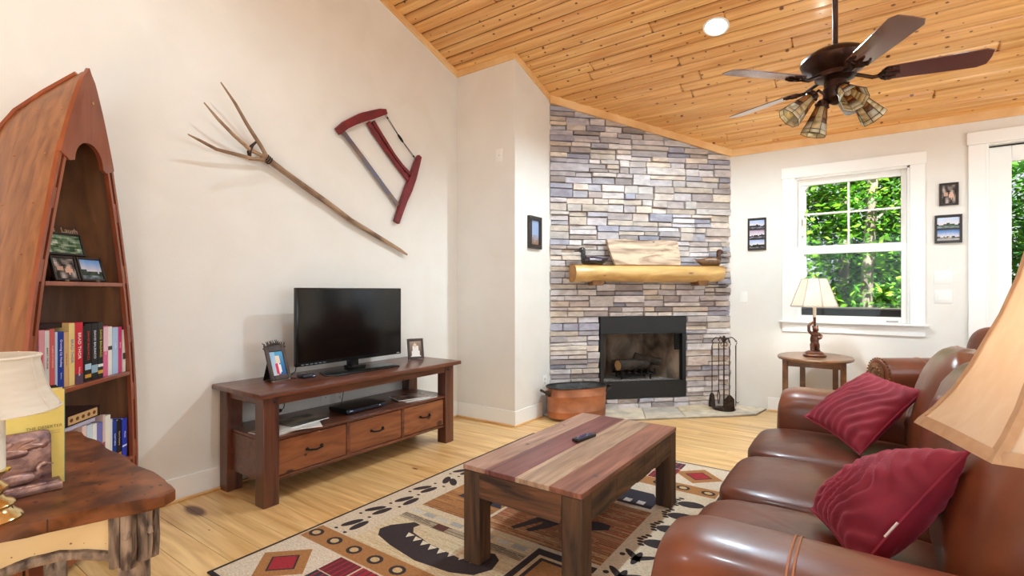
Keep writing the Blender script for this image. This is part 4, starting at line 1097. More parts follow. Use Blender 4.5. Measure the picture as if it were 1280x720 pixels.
book('bright red hardback with white lettering on the middle shelf', -.052, .001, Z1, .280, .17, (206, 44, 62), [('BRAD THOR', .62, .027), ('THRILLER', .2, .012)], (252, 236, 236), G1, bands=((0, .16, (96, 70, 90)),))
book('thin black book right of the bright red hardback', .003, .014, Z1, .262, .16, (36, 34, 38), None, group=G1)
book('black hardback with red lettering on the middle shelf', .015, .060, Z1, .270, .17, (30, 26, 26), [('DAVID BALDACCI', .62, .021)], (206, 70, 56), G1, bands=((.06, .12, (210, 160, 60)), (.2, .3, (180, 210, 230))))
book('black hardback with white lettering on the middle shelf', .062, .109, Z1, .270, .17, (26, 26, 30), [('DAVID BALDACCI', .62, .021)], (236, 240, 246), G1, bands=((.12, .26, (150, 180, 200)),))
book('black hardback with yellow lettering on the middle shelf', .111, .151, Z1, .272, .17, (28, 26, 26), [('DAVID BALDACCI', .62, .021)], (230, 208, 80), G1, bands=((.08, .14, (220, 170, 60)), (.2, .25, (230, 230, 230))))
book('bright pink paperback right of the black hardbacks', .153, .190, Z1, .250, .15, (224, 104, 150), [('Summer', .5, .014)], (250, 210, 225), G1, bands=((.5, .98, (238, 190, 206)),))
book('white paperback with a small dark emblem on its spine', .191, .224, Z1, .245, .15, (238, 232, 228), None, group=G1, bands=((.52, .6, (70, 60, 60)),))
book('pale sky blue paperback on the middle shelf', .226, .276, Z1, .238, .15, (176, 202, 236), [('Lake', .6, .02)], (236, 244, 252), G1)
book('magenta paperback near the right end of the middle shelf', .277, .308, Z1, .238, .15, (214, 70, 124), [('Stories', .6, .013)], (250, 220, 230), G1)
book('cream paperback at the right end of the middle shelf', .309, .335, Z1, .220, .14, (234, 228, 216), None, group=G1, bands=((.3, .45, (70, 76, 70)),), y0=.008)
# one dark book lying across the tops of the left-hand paperbacks
mb = MB(BM @ T(-.188, .035, Z1+.264)); mb.col(44, 30, 34); mb.b2((-.075, 0, 0), (.09, .13, .0025)); mb.b2((-.075, 0, .019), (.09, .13, .0215)); mb.b2((-.075, 0, 0), (.09, .003, .0215)); mb.col(*PAPER); mb.b2((-.073, .0031, .0026), (.088, .128, .0189))
tag(mb.obj('book', VCG), 'dark brown book lying flat on top of the left-hand paperbacks of the middle shelf', 'book', G1)
G2 = 'books on the bottom visible shelf of the canoe bookcase'
Z2 = SH[2]
book('pink-white paperback on the low shelf, leftmost of those not hidden', -.005, .028, Z2, .252, .15, (232, 206, 204), None, group=G2)
book('pale blue-white paperback on the low shelf, left of the white one', .029, .070, Z2, .247, .15, (206, 222, 232), None, group=G2)
book('plain white paperback on the low shelf, left of the lavender blue one', .071, .103, Z2, .242, .15, (240, 240, 238), None, group=G2)
book('lavender blue paperback in the middle of the low shelf', .104, .147, Z2, .238, .15, (122, 120, 186), [('HARBOR', .5, .014)], (220, 190, 210), G2)
book('pink speckled thin book on the low shelf beside the tall white one', .149, .167, Z2, .268, .16, (224, 196, 192), None, group=G2, bands=((.3, .5, (170, 90, 90)),))
book('tall white hardback on the low shelf', .168, .211, Z2, .258, .16, (240, 234, 224), None, group=G2)
book('very pale grey thin book on the low shelf left of the blue one', .212, .227, Z2, .232, .15, (222, 228, 234), None, group=G2)
book('navy blue paperback with white lettering on the low shelf', .228, .263, Z2, .218, .14, (34, 62, 150), [('NORTHERN', .55, .014)], (200, 216, 250), G2)
book('black paperback with tan lettering on the low shelf', .264, .304, Z2, .212, .13, (28, 22, 22), [('Nora Roberts', .55, .016)], (224, 190, 150), G2, bands=((.08, .2, (210, 140, 80)),))
book('royal blue paperback at the right end of the low shelf', .305, .346, Z2, .208, .12, (44, 66, 190), [('PRIZE', .6, .016)], (200, 214, 250), G2, bands=((.3, .34, (220, 230, 250)),), y0=.008)
for z, th, c, x0, x1, lb in ((Z2+.2535, .018, (196, 190, 210), -.27, .105, 'pale lavender book lying flat on the upright paperbacks of the low shelf'), (Z2+.2725, .05, (58, 36, 36), -.26, .143, 'thick dark brown book with a tan label lying on top of the low shelf row')):
    mb = MB(BM @ T(0, .02, z)); mb.col(*c); mb.b2((x0, 0, 0), (x1, .19, .003)); mb.b2((x0, 0, th-.003), (x1, .19, th)); mb.b2((x0, 0, 0), (x1, .004, th), bevel=.001); mb.col(*PAPER); mb.b2((x0+.003, .0041, .0031), (x1-.003, .187, th-.0031))
    if th > .03:
        mb.col(206, 168, 116); mb.b2((-.085, -.002, .006), (.118, 0, th-.006)); mb.col(110, 70, 44)
        for k in range(5): mb.ball((-.065+.04*k, -.002, th/2), (.012, .001, .009), seg=8, rings=5)
    tag(mb.obj('book', VCG), lb, 'book', G2)

# three-photo frame on the top shelf
t = thing('photo_frame', 'dark three-photo frame with scroll lettering on top, on the upper shelf of the bookcase', 'photo frame', BM @ Vector((.06, .07, SH[0])), math.radians(135.567-14))
TF = T(0, 0, .006) @ Matrix.Rotation(math.radians(-16), 4, 'X')
def b_(mb):
    for cx, z0, w, h in ((-.02, .124, .20, .112), (-.045, 0, .125, .12), (.09, 0, .135, .12)):
        b = .011
        for a, b1, c, d in ((-w/2, -w/2+b, 0, h), (w/2-b, w/2, 0, h), (-w/2+b, w/2-b, 0, b), (-w/2+b, w/2-b, h-b, h)): mb.b2((cx+a, -.007, z0+c), (cx+b1, .007, z0+d), TF, bevel=.002)
        mb.b2((cx-w/2+.002, .003, z0+.002), (cx+w/2-.002, .0085, z0+h-.002), TF)
fr_obj(b_, 'frame', FRB, t)
for cx, cz, w, h, f in ((-.02, .18, .18, .092, lambda u, v: mixc((50, 80, 50), (190, 200, 180), .4+nz(u*5, v*5, 3)*1.2)), (-.045, .06, .105, .10, faces), (.09, .06, .115, .10, lake(12, (110, 160, 225), (60, 80, 70)))):
    fr_obj(lambda mb: mb.picture(TF @ T(cx, -.0006, cz) @ RX(PI/2), w, h, f, 14, 10), 'photograph', VCG, t)
def b_(mb):
    mb.text('Live', TF @ T(-.075, -.003, .248) @ RX(PI/2), .034, (176, 150, 130), depth=.002); mb.text('Laugh', TF @ T(.025, -.003, .248) @ RX(PI/2), .036, (176, 150, 130), depth=.002)
    mb.col(60, 50, 48); mb.tube([(-.12, 0, .236), (-.09, 0, .262), (-.04, 0, .272), (.02, 0, .266), (.06, 0, .274), (.085, 0, .258), (.075, 0, .238)], .0018, 5, TF)
    mb.tube([(-.12, 0, .235), (.08, 0, .235)], .002, 5, TF)
fr_obj(b_, 'scroll_lettering', VC, t)
def b_(mb): mb.prism([(-.04, 0), (.04, 0), (.04, .004), (-.04, .004)], 0, .16, T(0, .092, -.0045+.006) @ RX(math.radians(19)))
fr_obj(b_, 'easel_back', BLACK, t)
for x in (-.06, .1): fr_obj(lambda mb: mb.ball((x, -.010, .0062), (.008, .010, .006)), 'foot', M('frame_foot', (150, 130, 112)), t)

# ================================================================ LEFT END TABLE, LAMP, BOOKS
TZ = .70
et = thing('end_table', 'rustic end table with a distressed brown top and bundled twig legs, at the left front', 'end table', (-2.1, .36, 0))
TOP = M('distressed_top', (70, 34, 14), (134, 76, 36), 'noise', (11, 11, 11), .40, detail=8, lo=.36, hi=.66, coat=.08, spec=.35, knots=((15, 24, 30), .12), knotcol=(52, 30, 20))
TWIG = M('twig_bark', (158, 134, 112), (66, 50, 42), 'noise', (30, 30, 8), .8, detail=7, lo=.38, hi=.62, bump=.006, bscale=(40, 40, 10))
CREAM = M('cream_panel', (228, 200, 152), (214, 182, 130), 'noise', (5, 5, 5), .6, knots=((24, 22, 22), .06, 'YZ'), knotcol=(110, 80, 50))
mb = MB(); P = []
cor = [(-1.553, .565), (-1.575, .600), (-1.62, .607), (-2.54, .625), (-2.565, .60), (-2.565, .14), (-2.54, .115), (-1.71, .095), (-1.685, .12)]
def wob(a, b, n, amp, sd):
    out = []
    for k in range(n):
        t_ = k/n; x = lerp(a[0], b[0], t_); y = lerp(a[1], b[1], t_); d = Vector((b[0]-a[0], b[1]-a[1])).normalized(); w = amp*math.sin(k*1.25+sd)+amp*.7*nz(k*.7, sd)
        if k == 0: w = 0
        out.append((x-d.y*w, y+d.x*w))
    return out
P = [cor[0], cor[1]]+wob(cor[2], cor[3], 18, .006, 1)+[cor[3], cor[4]]+wob(cor[4], cor[5], 10, .006, 2)[1:]+[cor[5], cor[6]]+wob(cor[6], cor[7], 16, .006, 3)[1:]+[cor[7], cor[8]]+wob(cor[8], cor[0], 12, .005, 4)[1:]
mb.prism(P, .664, TZ, bevel=.007, seg=3); mb.obj('top', TOP, et)
def twiglegs(x, y, sd, dx, dy):
    mb = MB(); r = random.Random(sd); mb.tube([(x, y, 0), (x+.004, y, .2), (x-.003, y+.003, .4), (x, y, .60)], [.036, .034, .037, .036], 12); l = mb.obj('leg', TWIG, et)
    mb = MB()
    for k in range(7):
        a = 2*PI*k/7+.3; px_, py = x+.040*math.cos(a), y+.040*math.sin(a)
        mb.tube([(px_+.004*r.uniform(-1, 1), py, .525+r.uniform(-.010, .010)), (px_*1.0+.003*r.uniform(-1, 1), py+.003*r.uniform(-1, 1), .565), (px_, py, .61), (px_, py, .6635)], [.017, .019, .018, .019], 8)
        if k % 2 == 0: mb.tube([(px_, py, .62), (px_+.018*math.cos(a), py+.018*math.sin(a), .608), (px_+.024*math.cos(a), py+.024*math.sin(a), .598)], [.010, .009, .006], 6)
    mb.obj('twig_bundle', TWIG, l)
for i, (x, y) in enumerate(((-1.635, .522), (-2.48, .545), (-2.48, .195), (-1.765, .185))): twiglegs(x, y, i+3, 0, 0)
def apron(a, b, name):
    m = frame((a[0], a[1], 0), (b[0]-a[0], b[1]-a[1], 0), (0, 0, 1)); L_ = math.hypot(b[0]-a[0], b[1]-a[1])
    pts = [(0, .663), (L_, .663)]+[(L_*(1-k/10), .545+.03*math.sin(PI*k/10)) for k in range(11)]
    mb = MB(m); mb.prism(pts, -.008, .008); ap = mb.obj('apron', CREAM, et)
    mb = MB(m); mb.tube([(L_*k/10, .545+.03*math.sin(PI*k/10)+.003*nz(k*.9, L_), .008) for k in range(11)], [.014+.003*nz(k*.8, 3) for k in range(11)], 8); mb.obj('branch_edging', TWIG, ap)
apron((-1.745, .235), (-1.65, .475), 'a'); apron((-1.69, .545), (-2.43, .555), 'b'); apron((-2.43, .175), (-1.81, .165), 'c'); apron((-2.50, .50), (-2.50, .245), 'd')

# brass candlestick lamp
LX, LY = -1.712, .252
SHADEW = M('white_lamp_shade', (244, 238, 226), (236, 228, 214), 'noise', (10, 10, 60), .7, trans=.35)
t = thing('brass_table_lamp', 'small polished brass candlestick lamp with a white bell shade, on the left end table', 'table lamp', (LX, LY, TZ))
m = T(LX, LY, TZ)
m = T(LX, LY, TZ) @ Matrix.Diagonal((.9, .9, 1, 1))
mb = MB(m); mb.lathe([(.001, .0005), (.070, .0005), (.072, .006), (.066, .014), (.054, .022), (.050, .03), (.056, .038), (.050, .046), (.036, .052), (.030, .060), (.034, .068), (.042, .074), (.042, .080), (.034, .086), (.026, .094), (.028, .104), (.038, .112), (.046, .116), (.046, .121), (.03, .124)], 32); mb.obj('base', BRASS, t)
mb = MB(m); mb.lathe([(.036, .122), (.0365, .128), (.0355, .295), (.02, .30)], 24); mb.obj('candle_sleeve', M('candle_white', (240, 236, 226), rough=.4), t); m = T(LX, LY, TZ)
mb = MB(m); mb.tube([(0, 0, .29), (0, 0, .375)], .006, 8); mb.ball((0, 0, .392), (.008, .008, .01)); mb.tube([(-.09, 0, .372), (0, 0, .378), (.09, 0, .372)], .002, 6); mb.obj('harp', BRASS, t)
mb = MB(m); n = 48; prof = [(.132, .262), (.129, .272), (.119, .286), (.109, .310), (.101, .340), (.096, .368), (.093, .378), (.095, .391), (.093, .395)]
Rg = []
for r_, z_ in prof+[(r_-.003, z_) for r_, z_ in prof[::-1]]:
    Rg.append([mb.v((r_*(1-.018*abs(math.sin(4*2*PI*k/n)))*math.cos(2*PI*k/n), r_*(1-.018*abs(math.sin(4*2*PI*k/n)))*math.sin(2*PI*k/n), z_)) for k in range(n)])
for A, B in zip(Rg, Rg[1:]+Rg[:1]):
    for k in range(n): mb.face([A[k], A[(k+1) % n], B[(k+1) % n], B[k]])
s_ = mb.obj('lamp_shade', SHADEW, t)
mb = MB(m)
for k in range(8):
    a = 2*PI*k/8; mb.tube([((r_+.0006)*math.cos(a), (r_+.0006)*math.sin(a), z_) for r_, z_ in prof], .0022, 5)
mb.tube([(.133*math.cos(2*PI*k/40), .133*math.sin(2*PI*k/40), .263) for k in range(40)], .003, 5, closed=True); mb.tube([(.0955*math.cos(2*PI*k/40), .0955*math.sin(2*PI*k/40), .392) for k in range(40)], .003, 5, closed=True)
mb.obj('shade_piping', SHADEW, s_)

# yellow hardback standing on the table, its cover to the room
m = frame((-1.888, .435, TZ+.0008), (-.1, -.995, 0), (0, 0, 1))      # x towards the left of the cover, y up, z = out of cover
m = frame((-1.888, .435, TZ+.0008), (.1, .995, 0), (0, 0, 1)) @ T(-.185, 0, 0)   # x right, y up, z towards the room
mb = MB(m); mb.col(232, 210, 120); mb.b2((0, 0, -.0025), (.185, .268, 0), bevel=.0008); mb.col(80, 150, 140); mb.b2((.1835, 0, -.0026), (.1858, .268, -.0002))
mb.col(228, 206, 116); mb.b2((0, 0, -.04), (.185, .268, -.0375)); mb.b2((-.001, 0, -.04), (.002, .268, 0)); mb.col(*PAPER); mb.b2((.0021, .003, -.0374), (.181, .264, -.0026))
mb.text('THE DESERTER', T(.142, .165, .0006), .0115, (120, 108, 70), depth=.0002)
mb.col(150, 138, 90); mb.b2((.06, .152, .0001), (.175, .1526, .0006)); mb.b2((.06, .205, .0001), (.15, .2056, .0006)); mb.b2((.06, .146, .0001), (.175, .1466, .0006))
mb.text('A NOVEL', T(.115, .212, .0006), .008, (120, 108, 70), depth=.0002)
tag(mb.obj('book', VCG), 'yellow hardback lettered The Deserter standing upright on the left end table', 'book')
m2 = m @ T(.006, 0, -.0425)
mb = MB(m2); mb.col(30, 28, 30); mb.b2((0, 0, -.03), (.170, .272, -.0275)); mb.b2((0, 0, -.0025), (.170, .272, 0)); mb.b2((-.001, 0, -.03), (.002, .272, 0)); mb.col(206, 190, 170); mb.b2((.0021, .003, -.0274), (.166, .268, -.0026))
tag(mb.obj('book', VCG), 'black hardback standing behind the yellow one on the left end table', 'book')
# bronze bookend with duck relief
BRONZE = M('bronze_relief', (196, 156, 140), (112, 86, 90), 'noise', (22, 22, 22), .36, .7, bump=.002, bscale=(60, 60, 60))
t = thing('duck_bookend', 'bronze bookend with ducks in relief in front of the yellow book', 'bookend', m @ Vector((.1, 0, .03)))
mk = m @ T(-.008, -.0006, .002)
mb = MB(mk); mb.prism([(0, .006), (.165, .006), (.163, .145), (.158, .158), (.148, .162), (.01, .160), (0, .15)], 0, .012, bevel=.003, seg=2)
for k in range(10): mb.ball((.02+.014*k, .125+.012*nz(k*.9), .010), (.014, .016, .006), seg=8, rings=6)
mb.obj('back_plate', BRONZE, t)
mb = MB(mk); mb.b2((-.004, 0, -.001), (.182, .022, .062), bevel=.004, seg=2)
for k in range(8): mb.ball((.012+.021*k, .022, .045+.006*nz(k)), (.016, .005, .012), seg=8, rings=5)
mb.obj('base', BRONZE, t)
mb = MB(mk)
mb.ball((.092, .040, .026), (.050, .017, .016)); mb.tube([(.055, .043, .024), (.03, .050, .022)], [.010, .003], 8); mb.tube([(.127, .042, .026), (.138, .053, .026), (.136, .064, .026), (.141, .071, .026)], [.012, .008, .0065, .007], 8); mb.ball((.145, .071, .026), (.010, .0075, .008)); mb.tube([(.152, .070, .026), (.166, .068, .026)], [.004, .0015], 6)
mb.obj('swimming_duck', BRONZE, t)
mb = MB(mk)
mb.ball((.085, .108, .016), (.034, .013, .010)); mb.tube([(.06, .106, .016), (.035, .104, .016), (.025, .103, .016)], [.009, .006, .008], 8); mb.ball((.022, .103, .016), (.010, .007, .007))
mb.tube([(.09, .112, .016), (.115, .124, .018), (.145, .122, .018)], [.012, .009, .003], 6, flat=.5); mb.tube([(.08, .116, .014), (.10, .134, .016), (.125, .14, .016)], [.010, .007, .002], 6, flat=.5)
mb.obj('flying_duck', BRONZE, t)

# ================================================================ SOFA, PILLOWS, ARMCHAIR
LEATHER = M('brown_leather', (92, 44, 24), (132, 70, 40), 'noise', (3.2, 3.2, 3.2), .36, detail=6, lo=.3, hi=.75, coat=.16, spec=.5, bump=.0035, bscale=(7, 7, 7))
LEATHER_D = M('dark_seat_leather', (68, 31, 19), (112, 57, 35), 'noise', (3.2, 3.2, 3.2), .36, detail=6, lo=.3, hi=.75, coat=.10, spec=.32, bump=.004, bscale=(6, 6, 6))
WOODF = M('dark_foot', (52, 30, 20), rough=.4)
STITCH = M('seam_thread', (176, 112, 72), rough=.6)
def soft(mb, f, nu=26, nv=26):
    mb.grid(f, nu, nv, cv=True)
def puff_box(mb, c, size, m=None, p=5.0, crown=(0, 0, 0), nu=25, nv=40, wr=0, sd=0, wfreq=(6, 9)):
    # a superellipsoid cushion; crown swells faces along x, y, z
    sx, sy, sz = [k/2 for k in size]; mm = (m or I4) @ T(*c)
    def sp(a, e): return math.copysign(abs(a)**e, a)
    e = 2/p
    rows = []
    for i in range(nu+1):
        th = PI*i/nu-PI/2
        row = []
        for j in range(nv):
            ph = 2*PI*j/nv
            x = sp(math.cos(th), e)*sp(math.cos(ph), e); y = sp(math.cos(th), e)*sp(math.sin(ph), e); z = sp(math.sin(th), e)
            X = x*sx*(1+crown[0]*(1-y*y)*(1-z*z)); Y = y*sy*(1+crown[1]*(1-x*x)*(1-z*z)); Z = z*sz*(1+crown[2]*(1-x*x)*(1-y*y))
            if wr:
                w = wr*nz(x*wfreq[0]+sd, y*wfreq[1], z*wfreq[1]); X += w*.5; Z += w
            row.append((X, Y, Z))
        rows.append(row)
    V = [[mb.v(p_, mm) for p_ in r] for r in rows[1:-1]]
    a = mb.v(rows[0][0], mm); b = mb.v(rows[-1][0], mm)
    for k in range(nv): mb.face([a, V[0][(k+1) % nv], V[0][k]]); mb.face([b, V[-1][k], V[-1][(k+1) % nv]])
    for A, B in zip(V, V[1:]):
        for k in range(nv): mb.face([A[k], A[(k+1) % nv], B[(k+1) % nv], B[k]])
def roll_arm(mb, x0, x1, y0, y1, z0, z1, m=None):
    # padded arm: rounded top running along x, softly domed front end at x0
    yc, w = (y0+y1)/2, (y1-y0)/2; r = w; n = 22
    prof = []
    N_ = 26
    for k in range(N_+1):
        a = -.25*PI*0+PI*k/N_
        prof.append((w*math.copysign(abs(math.cos(a))**.72, math.cos(a)), z1-.15+.15*abs(math.sin(a))**.80))
    prof = [(w*.93, z0), (w*.96, z0+.2)]+prof+[(-w*.96, z0+.2), (-w*.93, z0)]
    Rg = []
    for i in range(n+1):
        u = i/n; x = lerp(x0, x1, u**1.8)
        d = (x-x0)/.11; k = 1-(1-min(1, d))**2.2*.30 if d < 1 else 1
        Rg.append([mb.v((x+.02*math.sin(q/len(prof)*PI)*(0), yc+py*(.84+.16*k), z0+(pz-z0)*(.86+.14*k)), m) for q, (py, pz) in enumerate(prof)])
    for A, B in zip(Rg, Rg[1:]):
        for q in range(len(A)): mb.face([A[q], A[(q+1) % len(A)], B[(q+1) % len(A)], B[q]])
    # domed front
    last = Rg[0]; cen = (x0-.022, yc, (z0+z1)/2)
    for s_, dx in ((.80, -.016), (.5, -.024), (.2, -.027)):
        ring = []
        for q, (py, pz) in enumerate(prof):
            y_ = py*(.84+.16*.70)*s_; z_ = lerp((z0+z1)/2-.02, z0+(pz-z0)*(.86+.14*.7), s_); ring.append(mb.v((x0+dx, yc+y_, z_), m))
        for q in range(len(ring)): mb.face([last[q], last[(q+1) % len(ring)], ring[(q+1) % len(ring)], ring[q]])
        last = ring
    mb.face(last); mb.face(Rg[-1])
    return [(yc+py*1.004, z0+(pz-z0)*1.004) for py, pz in prof]
sf = thing('sofa', 'brown leather three-seat sofa with padded arms, facing the television', 'sofa', (.08, 2.4, 0))
SY0, SY1 = 1.135, 3.66
mb = MB(); mb.b2((-.40, SY0+.06, .07), (.58, SY1-.06, .30), bevel=.03, seg=3); mb.obj('base', LEATHER, sf)
mb = MB(); mb.b2((.42, SY0+.05, .12), (.62, SY1-.05, .82), bevel=.06, seg=4); mb.obj('back_frame', LEATHER, sf)
for y0, y1 in ((SY0, 1.475), (3.30, SY1)):
    mb = MB(); prof = roll_arm(mb, -.415, .56, y0, y1, .08, .665); a = mb.obj('arm', LEATHER, sf, sharp=70)
    for dx in (-.006, .006):
        mb = MB(); mb.tube([(-.135+dx+.02*(z-.5), y, z) for y, z in prof], .0022, 5); mb.obj('seam', STITCH, a)
yb = [1.478, 2.085, 2.690, 3.298]
for i in range(3):
    mb = MB(); puff_box(mb, (-.12, (yb[i]+yb[i+1])/2, .385), (.76, yb[i+1]-yb[i]-.004, .175), p=5.5, crown=(.02, 0, .16), wr=.004, sd=i*3)
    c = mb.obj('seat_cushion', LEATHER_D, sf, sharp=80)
    mb = MB(); mm = T(.315, (yb[i]+yb[i+1])/2, .715) @ RY(math.radians(15)); puff_box(mb, (0, 0, 0), (.24, yb[i+1]-yb[i]+.01, .55), mm, p=3.4, crown=(.16, 0, .03), wr=.012, sd=i*5+2, wfreq=(4, 7))
    mb.obj('back_cushion', LEATHER, sf, sharp=80)
for x in (-.33, .5):
    for y in (SY0+.12, SY1-.12):
        mb = MB(); mb.lathe([(.03, 0.0005), (.042, .06), (.045, .072)], 16, T(x, y, .009 if x < 0 else 0)); mb.obj('foot', WOODF, sf)

VELVET = M('crimson_velvet', (112, 10, 32), (150, 28, 52), 'noise', (5, 5, 5), .75, detail=5, lo=.3, hi=.7)
for n_ in VELVET.node_tree.nodes:
    if n_.type == 'BSDF_PRINCIPLED':
        n_.inputs['Sheen Weight'].default_value = .6; n_.inputs['Sheen Roughness'].default_value = .4; n_.inputs['Sheen Tint'].default_value = srgb(230, 110, 130)
def throw_pillow(label, cs, thick, wave, sd, flip=False):
    # cs: four corners (going round); puffed between them, quilted in wavy ridges
    cs = [Vector(c) for c in cs]; cen = sum(cs, Vector())/4
    nn = (cs[1]-cs[0]).cross(cs[3]-cs[0]).normalized()
    t = thing('throw_pillow', label, 'pillow', cen-Vector((0, 0, thick)))
    mb = MB(); N_ = 44; sheets = []
    for sgn in (1, -1):
        V = []
        for i in range(N_+1):
            row = []
            for j in range(N_+1):
                u, v = i/N_, j/N_; a, b = 2*u-1, 2*v-1
                pin = 1-.07*(1-a*a)*abs(b)**2-.0; pin2 = 1-.07*(1-b*b)*abs(a)**2
                uu, vv = .5+.5*a*pin2, .5+.5*b*pin
                p = cs[0]*(1-uu)*(1-vv)+cs[1]*uu*(1-vv)+cs[2]*uu*vv+cs[3]*(1-uu)*vv
                th = thick*.5*((1-abs(a)**2.6)*(1-abs(b)**2.6))**.55
                w = wave*math.sin(sd+(uu*1.0+.18*math.sin(vv*5+sd)+.10*nz(uu*3, vv*3, sd))*2*PI*8.5+.7*nz(uu*6, vv*6, sd))*(min(1, th/(thick*.2)))
                w += wave*1.3*nz(uu*7, vv*9, sd+4)*min(1, th/(thick*.2))
                if sgn < 0 and (i in (0, N_) or j in (0, N_)): row.append(None); continue
                row.append(mb.v(p+nn*(sgn*th+(w if sgn > 0 else w*.5))))
            V.append(row)
        sheets.append(V)
    for i in range(N_+1):
        for j in range(N_+1):
            if sheets[1][i][j] is None: sheets[1][i][j] = sheets[0][i][j]
    for V in sheets:
        for i in range(N_):
            for j in range(N_): mb.face([V[i][j], V[i+1][j], V[i+1][j+1], V[i][j+1]])
    mb.obj('cover', VELVET, t, sharp=80)
    E_ = []
    for a, b in ((0, 1), (1, 2), (2, 3), (3, 0)):
        for k in range(12):
            s_ = k/12; p = cs[a].lerp(cs[b], s_); q = 2*s_-1; p = p.lerp(cen, .07*(1-q*q)*.98); E_.append(p)
    mb = MB(); mb.tube(E_, .0045, 6, closed=True); mb.obj('piping', VELVET, t)
    return t, cs, nn
throw_pillow('crimson quilted throw pillow at the far end of the sofa', [(-.275, 3.155, .565), (-.022, 2.775, .505), (.214, 2.915, .80), (.006, 3.300, .815)], .15, .0042, 1.0)
nt_, ncs, nnn = throw_pillow('crimson velvet throw pillow with a white zip, at the near end of the sofa', [(-.150, 1.955, .515), (-.015, 1.600, .515), (.205, 1.625, .865), (.075, 1.985, .690)], .20, .0065, 2.6)
mb = MB(); zc = [ncs[1].lerp(ncs[2], k)+Vector((-.012, -.012, .002)) for k in (.30, .36, .42)]
mb.tube(zc, .0028, 6); mb.obj('white_zip', M('white_zip', (236, 224, 216), rough=.5), nt_)

# armchair behind the sofa, turned into the room
ax = Vector((.817, .577, 0)); wv = Vector((-.577, .817, 0))        # depth axis (front to back), width axis
AO = Vector((0, 0, 0))+wv*3.72+ax*3.02
ac = thing('armchair', 'brown leather armchair with a carved rosette on its arm, behind the sofa', 'armchair', (AO.x+ax.x*.45, AO.y+ax.y*.45, 0), math.atan2(ax.y, ax.x))
# local: x back, y to the window side, origin at centre
def am(f, name, mat, par=ac, sharp=60):
    mb = MB(); f(mb); return mb.obj(name, mat, par, local=True, sharp=sharp)
def f(mb): mb.b2((-.40, -.36, .08), (.40, .36, .30), bevel=.03, seg=3)
am(f, 'base', LEATHER)
def scroll_arm(mb, yc):
    P = [(yc+.10, .1), (yc+.10, .45)]+[(yc+.0+.13*math.cos(a), .565+.13*math.sin(a)) for a in [-.35+(PI+.7)*k/18 for k in range(19)]]+[(yc-.10, .45), (yc-.10, .1)]
    mb.prism([(y, z) for y, z in P], -.44, .40, Matrix(((0, 0, 1, 0), (1, 0, 0, 0), (0, 1, 0, 0), (0, 0, 0, 1))), bevel=.03, seg=4)
for yc in (.44, -.44):
    a = am(lambda mb: scroll_arm(mb, yc), 'arm', LEATHER)
    XM = T(-.444, yc, .565) @ RY(-PI/2)
    def f(mb):
        mb.lathe([(.0, 0), (.085, 0), (.09, .006), (.082, .012), (.07, .010), (.064, .014), (.045, .012), (.03, .020), (.012, .024), (0, .024)], 26, XM, cap=False)
        for k in range(12): mb.ball((.055*math.cos(2*PI*k/12), .055*math.sin(2*PI*k/12), .013), (.011, .011, .007), XM, 8, 5)
    am(f, 'rosette', M('carved_rosette', (128, 84, 44), (70, 38, 22), 'noise', (30, 30, 30), .4, coat=.3), a)
    def f(mb):
        for k in range(18):
            q = -.2+(PI+.4)*k/17; mb.ball((-.428, yc+.128*math.cos(q), .565+.128*math.sin(q)), .008, seg=8, rings=6)
    am(f, 'nailhead_trim', M('aged_brass_nails', (150, 110, 60), (110, 78, 44), 'noise', (9, 9, 9), .35, .9), a)
    def f(mb): mb.tube([(-.10, yc+.1315*math.cos(q), .565+.1315*math.sin(q)) for q in [-.3+(PI+.6)*k/20 for k in range(21)]], .003, 5)
    am(f, 'seam', STITCH, a)
def f(mb): puff_box(mb, (-.06, 0, .38), (.74, .66, .18), p=5, crown=(.02, 0, .15))
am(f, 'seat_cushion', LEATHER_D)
def f(mb): puff_box(mb, (0, 0, 0), (.20, .72, .62), T(.26, 0, .66) @ RY(math.radians(11)), p=4.6, crown=(.2, 0, .02), wr=.006)
am(f, 'backrest', LEATHER)
for x in (-.34, .34):
    for y in (-.38, .38): am(lambda mb: mb.lathe([(.025, .0005), (.036, .06), (.038, .1)], 14, T(x, y, 0)), 'foot', WOODF)

# ================================================================ ROUND SIDE TABLE AND BEAR LAMP BY THE WINDOW
SIDEW = M('side_table_wood', (92, 58, 36), (134, 92, 60), 'noise', (9, 3, 9), .3, detail=6, coat=.3)
RTX, RTY, RTZ = -.385, 5.385, .652
t = thing('side_table', 'small oval dark wood side table under the window', 'side table', (RTX, RTY, 0))
m = T(RTX, RTY, 0)
mb = MB(m); mb.lathe([(.0, RTZ-.032), (.28, RTZ-.032), (.302, RTZ-.026), (.306, RTZ-.012), (.298, RTZ-.002), (.29, RTZ), (.27, RTZ-.0005), (0, RTZ-.0005)], 48, sy=1.2, cap=False); mb.obj('top', SIDEW, t)
for x, y in ((-.225, -.14), (.225, -.14), (-.12, .25), (.15, .25)):
    mb = MB(m); mb.box((x, y, (RTZ-.033)/2), (.045, .045, RTZ-.033), bevel=.004); mb.obj('leg', SIDEW, t)
mb = MB(m); mb.b2((-.21, -.15, .56), (.21, -.13, .618)); mb.obj('apron', SIDEW, t)
mb = MB(m); mb.b2((-.11, .24, .56), (.14, .26, .618)); mb.obj('apron', SIDEW, t)
